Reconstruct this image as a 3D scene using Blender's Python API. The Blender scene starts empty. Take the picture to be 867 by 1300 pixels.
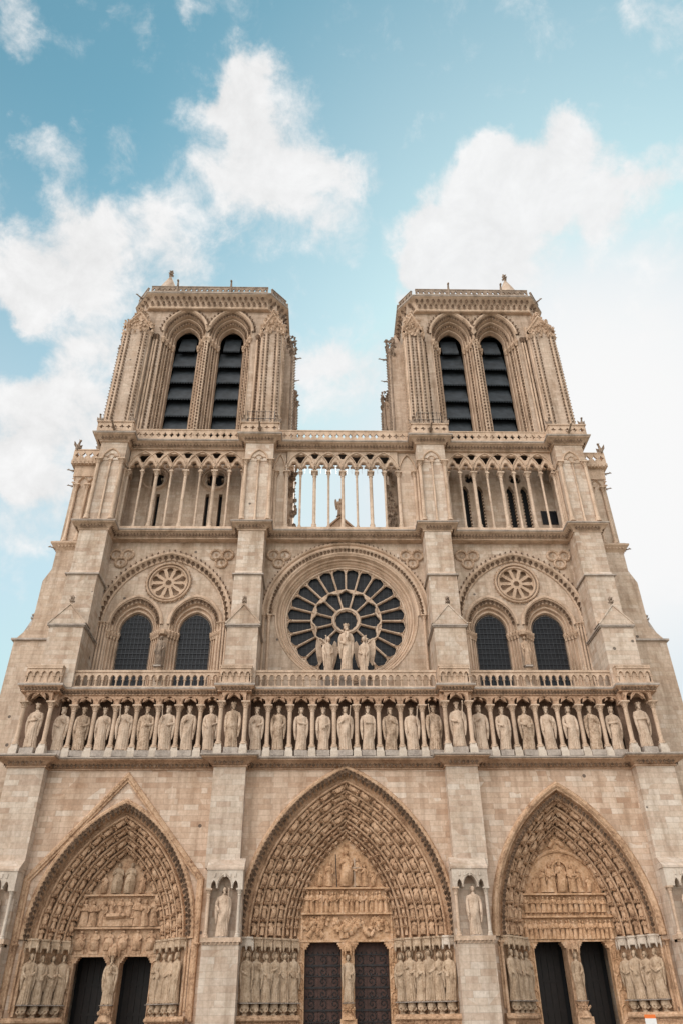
import bpy, bmesh, math, random
from mathutils import Vector, Matrix
from mathutils.geometry import tessellate_polygon
random.seed(7)
PI = math.pi
S = bpy.context.scene
COL = S.collection
R = math.radians
U = random.uniform

# ------------------------------------------------------------------ camera numbers (metres, degrees)
CAM = Vector((-1.553, -53.044, 1.6)); PITCH, YAW, ROLL, FPX = R(34.245), R(1.522), R(-0.576), 945.0
FW = Vector((math.sin(YAW)*math.cos(PITCH), math.cos(YAW)*math.cos(PITCH), math.sin(PITCH)))
RT0 = Vector((math.cos(YAW), -math.sin(YAW), 0)); UP0 = RT0.cross(FW)
RT = RT0*math.cos(ROLL) + UP0*math.sin(ROLL); UP = UP0*math.cos(ROLL) - RT0*math.sin(ROLL)
SUN = Vector((0.3463, 0.7391, 0.5778)).normalized()

# ------------------------------------------------------------------ materials
def new_mat(name):
    m = bpy.data.materials.new(name); m.use_nodes = True
    nt = m.node_tree; nt.nodes.clear()
    out = nt.nodes.new('ShaderNodeOutputMaterial'); b = nt.nodes.new('ShaderNodeBsdfPrincipled')
    nt.links.new(b.outputs[0], out.inputs[0])
    return m, nt, b
def N(nt, t, **kw):
    n = nt.nodes.new(t)
    for k, v in kw.items():
        if k in n.inputs.keys() if isinstance(k, str) else False: n.inputs[k].default_value = v
        else: setattr(n, k, v)
    return n
def ramp(nt, stops):
    r = nt.nodes.new('ShaderNodeValToRGB'); e = r.color_ramp.elements
    while len(e) < len(stops): e.new(0.5)
    for i, (p, c) in enumerate(stops):
        e[i].position = p; e[i].color = (*c, 1) if len(c) == 3 else c
    return r
def mixc(nt, a, b, f, mode='MIX'):
    m = nt.nodes.new('ShaderNodeMix'); m.data_type = 'RGBA'; m.blend_type = mode; m.clamp_factor = True
    for sock, v in ((m.inputs[0], f), (m.inputs[6], a), (m.inputs[7], b)):
        if isinstance(v, (int, float)): sock.default_value = v
        elif isinstance(v, tuple): sock.default_value = (*v, 1)
        else: nt.links.new(v, sock)
    return m.outputs[2]
def math_n(nt, op, a, b=0.0, clamp=False):
    m = nt.nodes.new('ShaderNodeMath'); m.operation = op; m.use_clamp = clamp
    for i, v in enumerate((a, b)):
        if isinstance(v, (int, float)): m.inputs[i].default_value = v
        else: nt.links.new(v, m.inputs[i])
    return m.outputs[0]
def noise(nt, vec, scale, detail=5, rough=.55, mapping=None):
    if mapping:
        mp = nt.nodes.new('ShaderNodeMapping'); mp.inputs['Scale'].default_value = mapping
        nt.links.new(vec, mp.inputs[0]); vec = mp.outputs[0]
    n = nt.nodes.new('ShaderNodeTexNoise'); n.inputs['Scale'].default_value = scale
    n.inputs['Detail'].default_value = detail; n.inputs['Roughness'].default_value = rough
    nt.links.new(vec, n.inputs['Vector'])
    return n.outputs['Fac']

def ashlar(name, pal, mortar=(.20, .15, .11), bw=.82, bh=.36, streak=.6, rough=.9, bump=.35):
    """limestone blocks: every block its own tone, joints, rain streaks, soot patches"""
    m, nt, b = new_mat(name)
    tc = nt.nodes.new('ShaderNodeTexCoord'); P = tc.outputs['Object']
    sp = nt.nodes.new('ShaderNodeSeparateXYZ'); nt.links.new(P, sp.inputs[0])
    xy = math_n(nt, 'ADD', sp.outputs[0], sp.outputs[1])
    wob = noise(nt, P, .9, 2)
    def brick(w, h, off, seedshift):
        cv = nt.nodes.new('ShaderNodeCombineXYZ')
        nt.links.new(math_n(nt, 'ADD', xy, seedshift), cv.inputs[0])
        nt.links.new(math_n(nt, 'ADD', sp.outputs[2], math_n(nt, 'MULTIPLY', wob, .03)), cv.inputs[1])
        k = nt.nodes.new('ShaderNodeTexBrick'); nt.links.new(cv.outputs[0], k.inputs['Vector'])
        k.inputs['Scale'].default_value = 1; k.inputs['Brick Width'].default_value = w; k.inputs['Row Height'].default_value = h
        k.inputs['Mortar Size'].default_value = .011; k.inputs['Mortar Smooth'].default_value = .3
        k.inputs['Color1'].default_value = (0, 0, 0, 1); k.inputs['Color2'].default_value = (1, 1, 1, 1)
        k.inputs['Mortar'].default_value = (.5, .5, .5, 1); k.offset = off; k.offset_frequency = 2; k.squash = .8; k.squash_frequency = 3
        return k
    k1, k2 = brick(bw, bh, .43, 0), brick(bw*1.45, bh, .37, 13.3)
    sel = math_n(nt, 'GREATER_THAN', noise(nt, P, .35, 1), .52)
    tone = mixc(nt, k1.outputs['Color'], k2.outputs['Color'], sel)
    jo = mixc(nt, k1.outputs['Fac'], k2.outputs['Fac'], sel)
    rp = ramp(nt, [(i/(len(pal)-1), c) for i, c in enumerate(pal)])
    nt.links.new(tone, rp.inputs[0])
    n1 = noise(nt, P, .23, 6, .6); n2 = noise(nt, P, 5.5, 6, .65)
    n3 = noise(nt, P, 1.5, 7, .65, (1.0, 1.0, .10))
    c = mixc(nt, rp.outputs[0], (.42, .40, .37), math_n(nt, 'MULTIPLY', n1, .30))
    rs = ramp(nt, [(.36, (.74, .67, .60)), (.50, (1, 1, 1))]); nt.links.new(noise(nt, P, .42, 8, .68, (1, 1, .45)), rs.inputs[0])
    c = mixc(nt, c, rs.outputs[0], .75, 'MULTIPLY')
    r2 = ramp(nt, [(.3, (.80, .78, .75)), (.7, (1.08, 1.07, 1.06))]); nt.links.new(n2, r2.inputs[0])
    c = mixc(nt, c, r2.outputs[0], 1.0, 'MULTIPLY')
    r3 = ramp(nt, [(.34, (.58, .54, .50)), (.55, (1, 1, 1))]); nt.links.new(n3, r3.inputs[0])
    c = mixc(nt, c, r3.outputs[0], streak, 'MULTIPLY')
    # old putlog holes and chips
    vo = nt.nodes.new('ShaderNodeTexVoronoi'); vo.inputs['Scale'].default_value = .42; nt.links.new(P, vo.inputs['Vector'])
    hole = math_n(nt, 'LESS_THAN', vo.outputs['Distance'], .055)
    c = mixc(nt, c, (.06, .05, .045), math_n(nt, 'MULTIPLY', hole, .8))
    c = mixc(nt, c, mortar, math_n(nt, 'MULTIPLY', jo, .45))
    nt.links.new(c, b.inputs['Base Color']); b.inputs['Roughness'].default_value = rough
    b.inputs['Specular IOR Level'].default_value = .25
    h = math_n(nt, 'SUBTRACT', math_n(nt, 'MULTIPLY', n2, .5), jo)
    h = math_n(nt, 'ADD', h, math_n(nt, 'MULTIPLY', tone, .25))
    bp = nt.nodes.new('ShaderNodeBump'); bp.inputs['Strength'].default_value = bump; bp.inputs['Distance'].default_value = .03
    nt.links.new(h, bp.inputs['Height']); nt.links.new(bp.outputs[0], b.inputs['Normal'])
    return m

def carved(name, c0, c1, c2, scale=3.0, bump=.5, bdist=.05, soot=.35, bscale=9.0):
    """worked stone without joints: blotches, streaks, soot on it, chiselled relief"""
    m, nt, b = new_mat(name)
    tc = nt.nodes.new('ShaderNodeTexCoord'); geo = nt.nodes.new('ShaderNodeNewGeometry'); P = geo.outputs['Position']
    n1 = noise(nt, P, scale*.25, 6, .6); n2 = noise(nt, P, bscale, 6, .7); n3 = noise(nt, P, 1.7, 4, .6, (1, 1, .2))
    r = ramp(nt, [(.36, c0), (.5, c1), (.64, c2)]); nt.links.new(math_n(nt, 'ADD', math_n(nt, 'MULTIPLY', n1, .45), math_n(nt, 'MULTIPLY', n2, .55)), r.inputs[0])
    r3 = ramp(nt, [(.30, (.55, .53, .51)), (.55, (1, 1, 1))]); nt.links.new(n3, r3.inputs[0])
    c = mixc(nt, r.outputs[0], r3.outputs[0], soot, 'MULTIPLY')
    nt.links.new(c, b.inputs['Base Color']); b.inputs['Roughness'].default_value = .9; b.inputs['Specular IOR Level'].default_value = .25
    bp = nt.nodes.new('ShaderNodeBump'); bp.inputs['Strength'].default_value = bump; bp.inputs['Distance'].default_value = bdist
    nt.links.new(n2, bp.inputs['Height']); nt.links.new(bp.outputs[0], b.inputs['Normal'])
    return m

def plain(name, col, rough=.6, metal=0.0, var=.25, scale=4., spec=.4):
    m, nt, b = new_mat(name)
    geo = nt.nodes.new('ShaderNodeNewGeometry'); n1 = noise(nt, geo.outputs['Position'], scale, 5, .6)
    r = ramp(nt, [(.3, tuple(x*(1-var) for x in col)), (.7, tuple(min(1, x*(1+var)) for x in col))]); nt.links.new(n1, r.inputs[0])
    nt.links.new(r.outputs[0], b.inputs['Base Color']); b.inputs['Roughness'].default_value = rough
    b.inputs['Metallic'].default_value = metal; b.inputs['Specular IOR Level'].default_value = spec
    bp = nt.nodes.new('ShaderNodeBump'); bp.inputs['Strength'].default_value = .2; bp.inputs['Distance'].default_value = .02
    nt.links.new(n1, bp.inputs['Height']); nt.links.new(bp.outputs[0], b.inputs['Normal'])
    return m

M = {}
M['wall'] = ashlar('limestone_blocks', [(.48, .30, .195), (.59, .41, .29), (.64, .46, .34), (.67, .495, .37), (.53, .355, .245), (.61, .43, .31), (.76, .63, .52), (.56, .38, .265), (.66, .48, .355), (.70, .54, .42)], bw=1.0)
M['wall_up'] = ashlar('limestone_blocks_upper', [(.47, .34, .25), (.56, .42, .315), (.59, .45, .345), (.61, .48, .37), (.53, .39, .29), (.66, .54, .44)], streak=.75)
M['pier'] = ashlar('limestone_pier', [(.50, .36, .27), (.60, .46, .355), (.62, .49, .385), (.68, .57, .47), (.56, .42, .32), (.70, .60, .51)], bw=.95)
M['tower'] = ashlar('limestone_tower', [(.43, .31, .225), (.53, .395, .30), (.57, .43, .33), (.50, .375, .285), (.61, .48, .375)], streak=.85, bw=.7)
M['carved'] = carved('carved_limestone', (.30, .195, .125), (.50, .355, .25), (.59, .44, .33))
M['arcade'] = carved('warm_arcade_stone', (.24, .135, .08), (.48, .31, .205), (.60, .42, .30), soot=.6, bump=.5)
M['statue2'] = carved('streaked_statue_stone', (.25, .165, .11), (.47, .34, .24), (.60, .46, .35), scale=8, bump=.5, bdist=.04, soot=.9, bscale=8)
M['trim'] = carved('moulded_limestone', (.36, .25, .17), (.55, .40, .29), (.63, .48, .365), soot=.7, bump=.3)
M['portal'] = carved('portal_carving_stone', (.20, .105, .06), (.54, .345, .215), (.70, .49, .335), scale=5, bump=.8, bdist=.09, bscale=7)
M['golden'] = carved('golden_tympanum_stone', (.26, .135, .07), (.58, .355, .205), (.72, .50, .34), scale=6, bump=.7, bdist=.08, bscale=7)
M['statue'] = carved('pale_statue_stone', (.36, .25, .175), (.55, .415, .31), (.63, .495, .385), scale=8, bump=.5, bdist=.04, soot=.7, bscale=9)
M['jambstat'] = carved('tan_statue_stone', (.27, .18, .115), (.48, .35, .24), (.60, .465, .345), scale=8, bump=.5, bdist=.04, soot=.6, bscale=9)
M['white'] = carved('fresh_white_stone', (.42, .34, .27), (.56, .47, .385), (.64, .555, .475), soot=.5, bump=.3)
M['ledge'] = carved('weathered_grey_ledge_stone', (.24, .20, .175), (.40, .335, .285), (.50, .43, .365), scale=6, soot=.6, bump=.3)
M['soot'] = carved('sooty_carving_stone', (.12, .09, .07), (.27, .20, .15), (.42, .32, .245), scale=8, soot=.6, bump=.6)
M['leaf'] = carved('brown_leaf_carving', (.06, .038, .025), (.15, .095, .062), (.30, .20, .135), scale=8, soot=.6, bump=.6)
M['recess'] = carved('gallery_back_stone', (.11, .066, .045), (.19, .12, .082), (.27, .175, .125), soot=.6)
M['glass'] = plain('dark_leaded_glass', (.012, .0125, .015), .45, 0, .5, 3, .18)
M['lead'] = plain('lead_came', (.045, .047, .052), .6, .0, .2)
M['bar'] = plain('window_bar_metal', (.045, .047, .052), .5, .6, .2)
M['louvre'] = plain('lead_louvre_sheet', (.030, .037, .044), .6, .1, .45, 1.6)
M['louvre_edge'] = plain('louvre_edge_lead', (.10, .125, .15), .5, .2, .4, 6)
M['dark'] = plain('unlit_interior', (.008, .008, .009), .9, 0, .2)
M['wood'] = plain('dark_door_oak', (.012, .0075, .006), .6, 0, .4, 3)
M['redwood'] = plain('red_brown_door_oak', (.062, .028, .020), .6, 0, .4, 4)
M['iron'] = plain('wrought_iron', (.035, .032, .032), .45, .7, .3)
M['slate'] = plain('roof_lead', (.20, .215, .225), .6, .1, .25, 1.0)
M['paving'] = ashlar('plaza_paving', [(.19, .175, .155), (.24, .22, .19), (.21, .19, .17)], streak=0, bw=1.0, bh=.6)
M['orange'] = plain('orange_board', (.75, .17, .03), .5, 0, .05)
M['signwhite'] = plain('white_board', (.75, .74, .72), .5, 0, .04)
M['pole'] = plain('grey_metal_post', (.35, .36, .37), .4, .7, .1)

# ------------------------------------------------------------------ mesh builder
class MB:
    def __init__(s): s.v = []; s.f = []; s.mi = []; s.cur = 0
    def add(s, vs, fs, M_=None):
        o = len(s.v)
        if M_ is not None: vs = [tuple(M_ @ Vector(v)) for v in vs]
        s.v.extend(vs); s.f.extend([tuple(i+o for i in f) for f in fs]); s.mi.extend([s.cur]*len(fs))
    def join(s, other, M_=None):
        k = len(s.mi); s.add(other.v, other.f, M_)
        if any(other.mi): s.mi[k:] = other.mi
    def sub(s, other, idx=1):
        c = s.cur; s.cur = idx; s.add(other.v, other.f); s.cur = c
    def box(s, x0, x1, y0, y1, z0, z1):
        if x0 > x1: x0, x1 = x1, x0
        if y0 > y1: y0, y1 = y1, y0
        s.add([(x0,y0,z0),(x1,y0,z0),(x1,y1,z0),(x0,y1,z0),(x0,y0,z1),(x1,y0,z1),(x1,y1,z1),(x0,y1,z1)],
              [(0,3,2,1),(4,5,6,7),(0,1,5,4),(1,2,6,5),(2,3,7,6),(3,0,4,7)])
    def poly(s, outer, y0, y1, holes=(), sides=True):
        loops = [outer] + list(holes)
        tris = tessellate_polygon([[Vector((x, z, 0)) for x, z in lp] for lp in loops])
        flat = [p for lp in loops for p in lp]; n = len(flat)
        vs = [(x, y0, z) for x, z in flat] + [(x, y1, z) for x, z in flat]
        fs = [tuple(t) for t in tris] + [tuple(i+n for i in reversed(t)) for t in tris]
        if sides:
            o = 0
            for lp in loops:
                k = len(lp)
                for i in range(k):
                    a, b_ = o+i, o+(i+1) % k
                    fs.append((a, b_, b_+n, a+n))
                o += k
        s.add(vs, fs)
    def prism_xy(s, pts, z0, z1):
        n = len(pts); vs = [(x, y, z0) for x, y in pts] + [(x, y, z1) for x, y in pts]
        s.add(vs, [tuple(range(n-1, -1, -1)), tuple(range(n, 2*n))] + [(i, (i+1) % n, (i+1) % n+n, i+n) for i in range(n)])
    def prism_yz(s, pts, x0, x1):
        n = len(pts); vs = [(x0, y, z) for y, z in pts] + [(x1, y, z) for y, z in pts]
        s.add(vs, [tuple(range(n)), tuple(range(2*n-1, n-1, -1))] + [(i, i+n, (i+1) % n+n, (i+1) % n) for i in range(n)])
    def grid(s, rows, closed=False, cap=False):
        k = len(rows[0]); vs = [p for r in rows for p in r]; fs = []
        for i in range(len(rows)-1):
            for j in range(k if closed else k-1):
                a, b_ = i*k+j, i*k+(j+1) % k
                fs.append((a, b_, b_+k, a+k))
        if cap: fs += [tuple(range(k-1, -1, -1)), tuple(range((len(rows)-1)*k, len(rows)*k))]
        s.add(vs, fs)
    def tube(s, pts, r, n=8, cap=True):
        pts = [Vector(p) for p in pts]; m = len(pts)
        rs = r if isinstance(r, (list, tuple)) else [r]*m
        rows = []; ref = Vector((0, 1, 0)); prev = None
        for i, p in enumerate(pts):
            t = (pts[min(i+1, m-1)] - pts[max(i-1, 0)]).normalized()
            if prev is None:
                if abs(t.dot(ref)) > .9: ref = Vector((1, 0, 0))
                u = (ref - t*ref.dot(t)).normalized()
            else: u = (prev - t*prev.dot(t)).normalized()
            prev = u; w = t.cross(u)
            rows.append([tuple(p + (u*math.cos(2*PI*j/n) + w*math.sin(2*PI*j/n))*rs[i]) for j in range(n)])
        s.grid(rows, True, cap)
    def lathe(s, cx, cy, prof, n=12, sx=1., sy=1., rot=0.):
        rows = [[(cx+sx*r*math.cos(rot+2*PI*j/n), cy+sy*r*math.sin(rot+2*PI*j/n), z) for j in range(n)] for r, z in prof]
        s.grid(rows, True, True)
    def ell(s, c, r, n=10, m=7, M_=None):
        rows = []
        for i in range(m+1):
            a = -PI/2 + PI*i/m
            ca = max(math.cos(a), .02)
            rows.append([(c[0]+r[0]*ca*math.cos(2*PI*j/n), c[1]+r[1]*ca*math.sin(2*PI*j/n), c[2]+r[2]*math.sin(a)) for j in range(n)])
        if M_ is not None: rows = [[tuple(M_ @ Vector(p)) for p in r_] for r_ in rows]
        s.grid(rows, True, True)
    def bud(s, c, r, out=(0, -1, 0), droop=.5):
        """small curled leaf: 9-vertex lump leaning out"""
        c = Vector(c); o = Vector(out).normalized(); u = Vector((0, 0, 1)); w = o.cross(u)
        if w.length < .1: w = Vector((1, 0, 0))
        w.normalize(); u = w.cross(o)
        q = U(.8, 1.2)
        vs = [c-u*r*1.1, c-w*r*.8*q+o*r*.25, c+w*r*.8+o*r*.25, c+o*r*.55*q, c-w*r*.5+u*r*.7+o*r*.7, c+w*r*.5+u*r*.7*q+o*r*.7,
              c+o*r*1.35+u*r*(.9-droop), c+u*r*1.15, c-o*r*.2]
        s.add([tuple(v) for v in vs], [(0,3,1),(0,2,3),(1,3,4),(3,2,5),(3,6,4),(3,5,6),(4,6,7),(6,5,7),(1,4,7),(2,7,5),(0,1,8),(0,8,2),(1,7,8),(2,8,7)])
    def sweep_xz(s, path, prof, closed_path=False, closed_prof=False):
        m = len(path); rows = []
        for i in range(m):
            if closed_path: a, b_ = Vector(path[i-1]), Vector(path[(i+1) % m])
            else: a, b_ = Vector(path[max(i-1, 0)]), Vector(path[min(i+1, m-1)])
            p = Vector(path[i]); d1 = (p-a); d2 = (b_-p)
            if d1.length < 1e-6: d1 = d2
            if d2.length < 1e-6: d2 = d1
            d1.normalize(); d2.normalize()
            n1 = Vector((-d1[1], d1[0])); n2 = Vector((-d2[1], d2[0])); nn = n1+n2
            nn = nn / max(.35, nn.dot(nn)) * 2 if nn.length > .1 else n1
            rows.append([(p[0]+nn[0]*o, y, p[1]+nn[1]*o) for o, y in prof])
        if closed_path: rows.append(rows[0])
        s.grid(rows, closed_prof)
    def sweep_xy(s, path, prof, closed_prof=True, closed_path=False):
        m = len(path); rows = []
        for i in range(m):
            p = Vector(path[i])
            a = Vector(path[i-1]) if (i or closed_path) else p; b_ = Vector(path[(i+1) % m]) if (i < m-1 or closed_path) else p
            d1, d2 = p-a, b_-p
            if d1.length < 1e-6: d1 = d2
            if d2.length < 1e-6: d2 = d1
            d1 = d1.normalized(); d2 = d2.normalized()
            n1 = Vector((d1[1], -d1[0])); n2 = Vector((d2[1], -d2[0])); nn = n1+n2
            nn = nn / nn.dot(nn) * 2 if nn.length > .1 else n1
            rows.append([(p[0]+nn[0]*o, p[1]+nn[1]*o, z) for o, z in prof])
        if closed_path: rows.append(rows[0])
        s.grid(rows, closed_prof, not closed_path)
    def build(s, name, mat, parent=None, angle=38):
        me = bpy.data.meshes.new(name)
        me.from_pydata(s.v, [], s.f); me.polygons.foreach_set('material_index', s.mi); me.validate()
        bm = bmesh.new(); bm.from_mesh(me); bmesh.ops.recalc_face_normals(bm, faces=bm.faces); bm.to_mesh(me); bm.free()
        me.polygons.foreach_set('use_smooth', [True]*len(me.polygons)); me.set_sharp_from_angle(angle=R(angle))
        for q in (mat if isinstance(mat, list) else [mat]): me.materials.append(q)
        o = bpy.data.objects.new(name, me); COL.objects.link(o)
        if parent: o.parent = parent
        return o
def tag(o, label, cat, group=None, kind=None):
    if label: o['label'] = label
    if cat: o['category'] = cat
    if group: o['group'] = group
    if kind: o['kind'] = kind
    return o
def empty(name, loc=(0, 0, 0), rz=0):
    o = bpy.data.objects.new(name, None); COL.objects.link(o); o.location = loc; o.rotation_euler = (0, 0, rz); o.empty_display_size = .3
    return o
def share(name, src, parent, loc=(0, 0, 0), rz=0.):
    o = src.copy(); o.name = name; COL.objects.link(o); o.parent = parent; o.location = loc; o.rotation_euler = (0, 0, rz)
    for ch in src.children:
        c = ch.copy(); COL.objects.link(c); c.parent = o
    return o

# ------------------------------------------------------------------ arches and walls
def arch(cx, a, zs, rise, n=12, zb=None):
    """pointed (or round) arch line, left to right"""
    d = max((rise*rise-a*a)/(2*a), -a*.45); r = a+d
    if rise >= a: hmax = math.atan2(rise, d)
    else: hmax = math.atan2(rise, d)
    pts = []
    for i in range(n+1):
        t = hmax*i/n
        pts.append((cx+d-r*math.cos(t), zs+r*math.sin(t)))
    pts[-1] = (cx, zs+rise)
    right = [(2*cx-x, z) for x, z in reversed(pts[:-1])]
    full = pts+right
    if zb is not None: full = [(cx-a, zb)] + full + [(cx+a, zb)]
    return full
def circle(cx, cz, r, n=32, a0=0.): return [(cx+r*math.cos(a0+2*PI*i/n), cz+r*math.sin(a0+2*PI*i/n)) for i in range(n)]
def foil(cx, cz, r, k, rot=PI/2, n=9, lobe=.56):
    """k-lobed opening"""
    pts = []
    d = r*(1-lobe); rl = r*lobe
    half = PI/k
    for i in range(k):
        c = rot+2*PI*i/k
        # lobe arc until it meets the next lobe
        q = d*math.sin(half)
        ang = PI - math.acos(max(-1, min(1, 0))) if rl <= q else PI-math.asin(min(1, q/rl))-(PI/2-half)
        ang = min(ang, 2.4)
        for j in range(n):
            t = c-ang+2*ang*j/(n-1)
            pts.append((cx+d*math.cos(c)+rl*math.cos(t), cz+d*math.sin(c)+rl*math.sin(t)))
    return pts
def trefoil_arch(cx, a, zs, rise, zb=None):
    """cusped arch head open at the bottom"""
    r1 = a*.52
    pts = []
    for i in range(6):   # left lobe
        t = PI*1.08-(PI*.80)*i/5
        pts.append((cx-a+r1+r1*math.cos(t), zs+r1*.9*math.sin(t)+r1*.35))
    top = rise-r1*.9
    for i in range(7):
        t = PI*1.0-(PI)*i/6
        pts.append((cx+r1*1.05*math.cos(t), zs+top*.72+(rise-top*.72)*math.sin(t)))
    for i in range(6):
        t = PI*.72-(PI*.80)*i/5
        pts.append((cx+a-r1+r1*math.cos(t), zs+r1*.9*math.sin(t)+r1*.35))
    pts[0] = (cx-a, zs); pts[-1] = (cx+a, zs)
    if zb is not None: pts = [(cx-a, zb)]+pts+[(cx+a, zb)]
    return pts
def notched(x0, x1, z0, z1, notches):
    out = [(x0, z0)]
    for nt in sorted(notches, key=lambda q: q[0][0]): out += nt
    return out+[(x1, z0), (x1, z1), (x0, z1)]
def orders(mb, A, B, n_ord, zb=None, seg=14, roll=.45, deep=1.25):
    """recessed arch orders between arch A=(cx,a,zs,rise,y) and B: a round roll then a hollow, repeated"""
    prof = []
    for k in range(n_ord):
        s0, ds = k/n_ord, 1/n_ord
        y = 0
        for i in range(6):
            t = PI*i/5
            prof.append((s0+ds*roll*(1-math.cos(t))/2, -math.sin(t)*roll*.5, s0))
        prof.append((s0+ds*(roll+.05), .55, s0)); prof.append((s0+ds*(roll+.20), deep, s0)); prof.append((s0+ds*.85, deep, s0)); prof.append((s0+ds*.97, 1.0, s0))
    prof.append((1, 0, 1))
    rows = []
    da = abs(A[1]-B[1])/n_ord; dy = (B[4]-A[4])/n_ord
    for s_, yo, sk in prof:
        p = [A[i]+(B[i]-A[i])*s_ for i in range(5)]
        y = A[4]+(B[4]-A[4])*sk + (yo*da if yo < 0 else yo*dy)
        rows.append([(x, y, z) for x, z in arch(p[0], p[1], p[2], p[3], seg, zb)])
    mb.grid(rows)
def path_pts(path, step, start=0.):
    """evenly spaced points on a 2-D line: (x, z, tangent)"""
    out = []; acc = start; tot = 0
    for i in range(len(path)-1):
        a, b_ = Vector(path[i]), Vector(path[i+1]); L = (b_-a).length
        if L < 1e-6: continue
        t = (b_-a)/L
        while acc <= tot+L:
            p = a+t*(acc-tot); out.append((p, t)); acc += step
        tot += L
    return out
def leaves_xz(mb, path, y, off, step, r, out=(0, -1, 0), along=False):
    for p, t in path_pts(path, step, step*.5):
        nrm = Vector((-t[1], t[0]))
        q = p+nrm*off
        o = Vector(out) if not along else Vector((nrm[0], -.5, nrm[1]))
        mb.bud((q[0], y, q[1]), r, o)
def leaves_xy(mb, path, off, z, step, r):
    for p, t in path_pts(path, step, step*.5):
        nrm = Vector((t[1], -t[0])); q = p+nrm*off
        mb.bud((q[0], q[1], z), r, (nrm[0], nrm[1], .35))
def column(mb, x, y, z0, z1, r, cap=.5, base=.35, n=10, ped=None, leaf=True):
    if ped:
        w, h = ped; mb.box(x-w*.5, x+w*.5, y-w*.5, y+w*.5, z0, z0+h*.62); 
        mb.lathe(x, y, [(w*.62, z0+h*.60), (w*.50, z0+h)], 4, rot=PI/4); z0 += h
    mb.lathe(x, y, [(r*1.75, z0), (r*1.8, z0+base*.25), (r*1.5, z0+base*.4), (r*1.35, z0+base*.55), (r*1.5, z0+base*.7), (r*1.4, z0+base*.85), (r, z0+base),
                    (r*.96, z1-cap), (r*1.25, z1-cap+.02), (r*1.25, z1-cap+.06), (r*1.02, z1-cap+.09), (r*1.15, z1-cap*.55), (r*1.6, z1-cap*.28), (r*1.85, z1-cap*.2)], n)
    w = r*2.0
    mb.box(x-w, x+w, y-w, y+w, z1-cap*.22, z1)
    if leaf:
        for lv, (rr, zz) in enumerate(((r*1.2, z1-cap*.62), (r*1.55, z1-cap*.34))):
            for j in range(8):
                t = 2*PI*(j+.5*lv)/8
                if math.sin(t) > .5: continue
                mb.bud((x+rr*math.cos(t), y+rr*math.sin(t), zz), r*.42, (math.cos(t), math.sin(t), .4))
def crockets(mb, p0, p1, step, r, out):
    p0, p1 = Vector(p0), Vector(p1); n = int((p1-p0).length/step)
    for i in range(n): mb.bud(p0+(p1-p0)*((i+.5)/n), r*U(.85, 1.15), out)
def finial(mb, x, y, z, h):
    mb.lathe(x, y, [(.10*h, z), (.07*h, z+.35*h), (.16*h, z+.42*h), (.07*h, z+.5*h), (.06*h, z+.7*h), (.12*h, z+.82*h), (.03*h, z+h)], 8)
    for zz, rr in ((z+.42*h, .16*h), (z+.72*h, .11*h)):
        for j in range(4):
            t = PI/4+PI/2*j; mb.bud((x+rr*math.cos(t), y+rr*math.sin(t), zz), .12*h, (math.cos(t), math.sin(t), .5))
def plan(blocks, yw, yb, x0, x1, yend):
    pts = []
    if blocks[0][0] > x0+.05: pts += [(x0, yend), (x0, yw)]
    else: pts += [(blocks[0][0], yend)]
    for i, (a, b_) in enumerate(blocks):
        if i == 0 and blocks[0][0] <= x0+.05: pts += [(a, yb), (b_, yb), (b_, yw)]
        elif i == len(blocks)-1 and b_ >= x1-.05: pts += [(a, yw), (a, yb), (b_, yb), (b_, yend)]
        else: pts += [(a, yw), (a, yb), (b_, yb), (b_, yw)]
    return pts
def foliate_cornice(name, path, z0, z1, out, parent, mat=None, ledge=.16, step=.32, r=.14, back=-.6):
    """cove with two rows of leaves under a grey ledge"""
    h = z1-z0-ledge
    m = MB()
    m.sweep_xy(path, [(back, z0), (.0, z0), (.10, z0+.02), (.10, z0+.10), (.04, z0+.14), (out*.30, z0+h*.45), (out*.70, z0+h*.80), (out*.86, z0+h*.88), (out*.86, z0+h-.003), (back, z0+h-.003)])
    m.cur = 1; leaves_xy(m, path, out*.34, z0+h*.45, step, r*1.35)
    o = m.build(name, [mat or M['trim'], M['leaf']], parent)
    m = MB(); m.sweep_xy(path, [(back-.02, z0+h), (out*.93, z0+h), (out, z0+h+.05), (out, z1-.04), (out*.92, z1), (back-.02, z1)])
    m.build('ledge', M['ledge'], o)
    return o

# ------------------------------------------------------------------ small relief figures
def relief_template(seed, seated=False):
    rnd = random.Random(seed); m = MB(); n = 9
    prof = [(0, .17, .12), (.12, .16, .12), (.35, .145, .11), (.55, .13, .10), (.72, .15, .105), (.80, .13, .09), (.845, .055, .05)]
    if seated: prof = [(0, .17, .16), (.12, .17, .18), (.36, .19, .24), (.46, .16, .14), (.70, .15, .105), (.80, .13, .09), (.845, .055, .05)]
    ph = rnd.uniform(0, 6)
    rows = []
    for t, rx, ry in prof:
        sx = .02*math.sin(t*5+ph)
        rows.append([(sx+rx*(1+.16*math.cos(4*a_+ph)*(1-t))*math.cos(a_), ry*(1+.2*math.cos(5*a_+ph)*(1-t))*math.sin(a_)-(.08 if seated and .1 < t < .5 else 0), t) for a_ in [2*PI*j/n for j in range(n)]])
    m.grid(rows, True, True)
    m.ell((.01, -.02, .915), (.062, .068, .085), 8, 6)
    m.ell((.01, .015, .93), (.082, .06, .08), 7, 5)
    for sgn in (-1, 1):
        hx, hz = rnd.choice([(-.02, .58), (.05, .66), (.12, .48), (.02, .50)])
        m.tube([(sgn*.13, 0, .76), (sgn*.18, -.06, .60), (sgn*hx, -.16, hz)], [.05, .045, .032], 6)
    return m
REL = [relief_template(i) for i in range(5)]; RELS = [relief_template(20+i, True) for i in range(3)]
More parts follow.
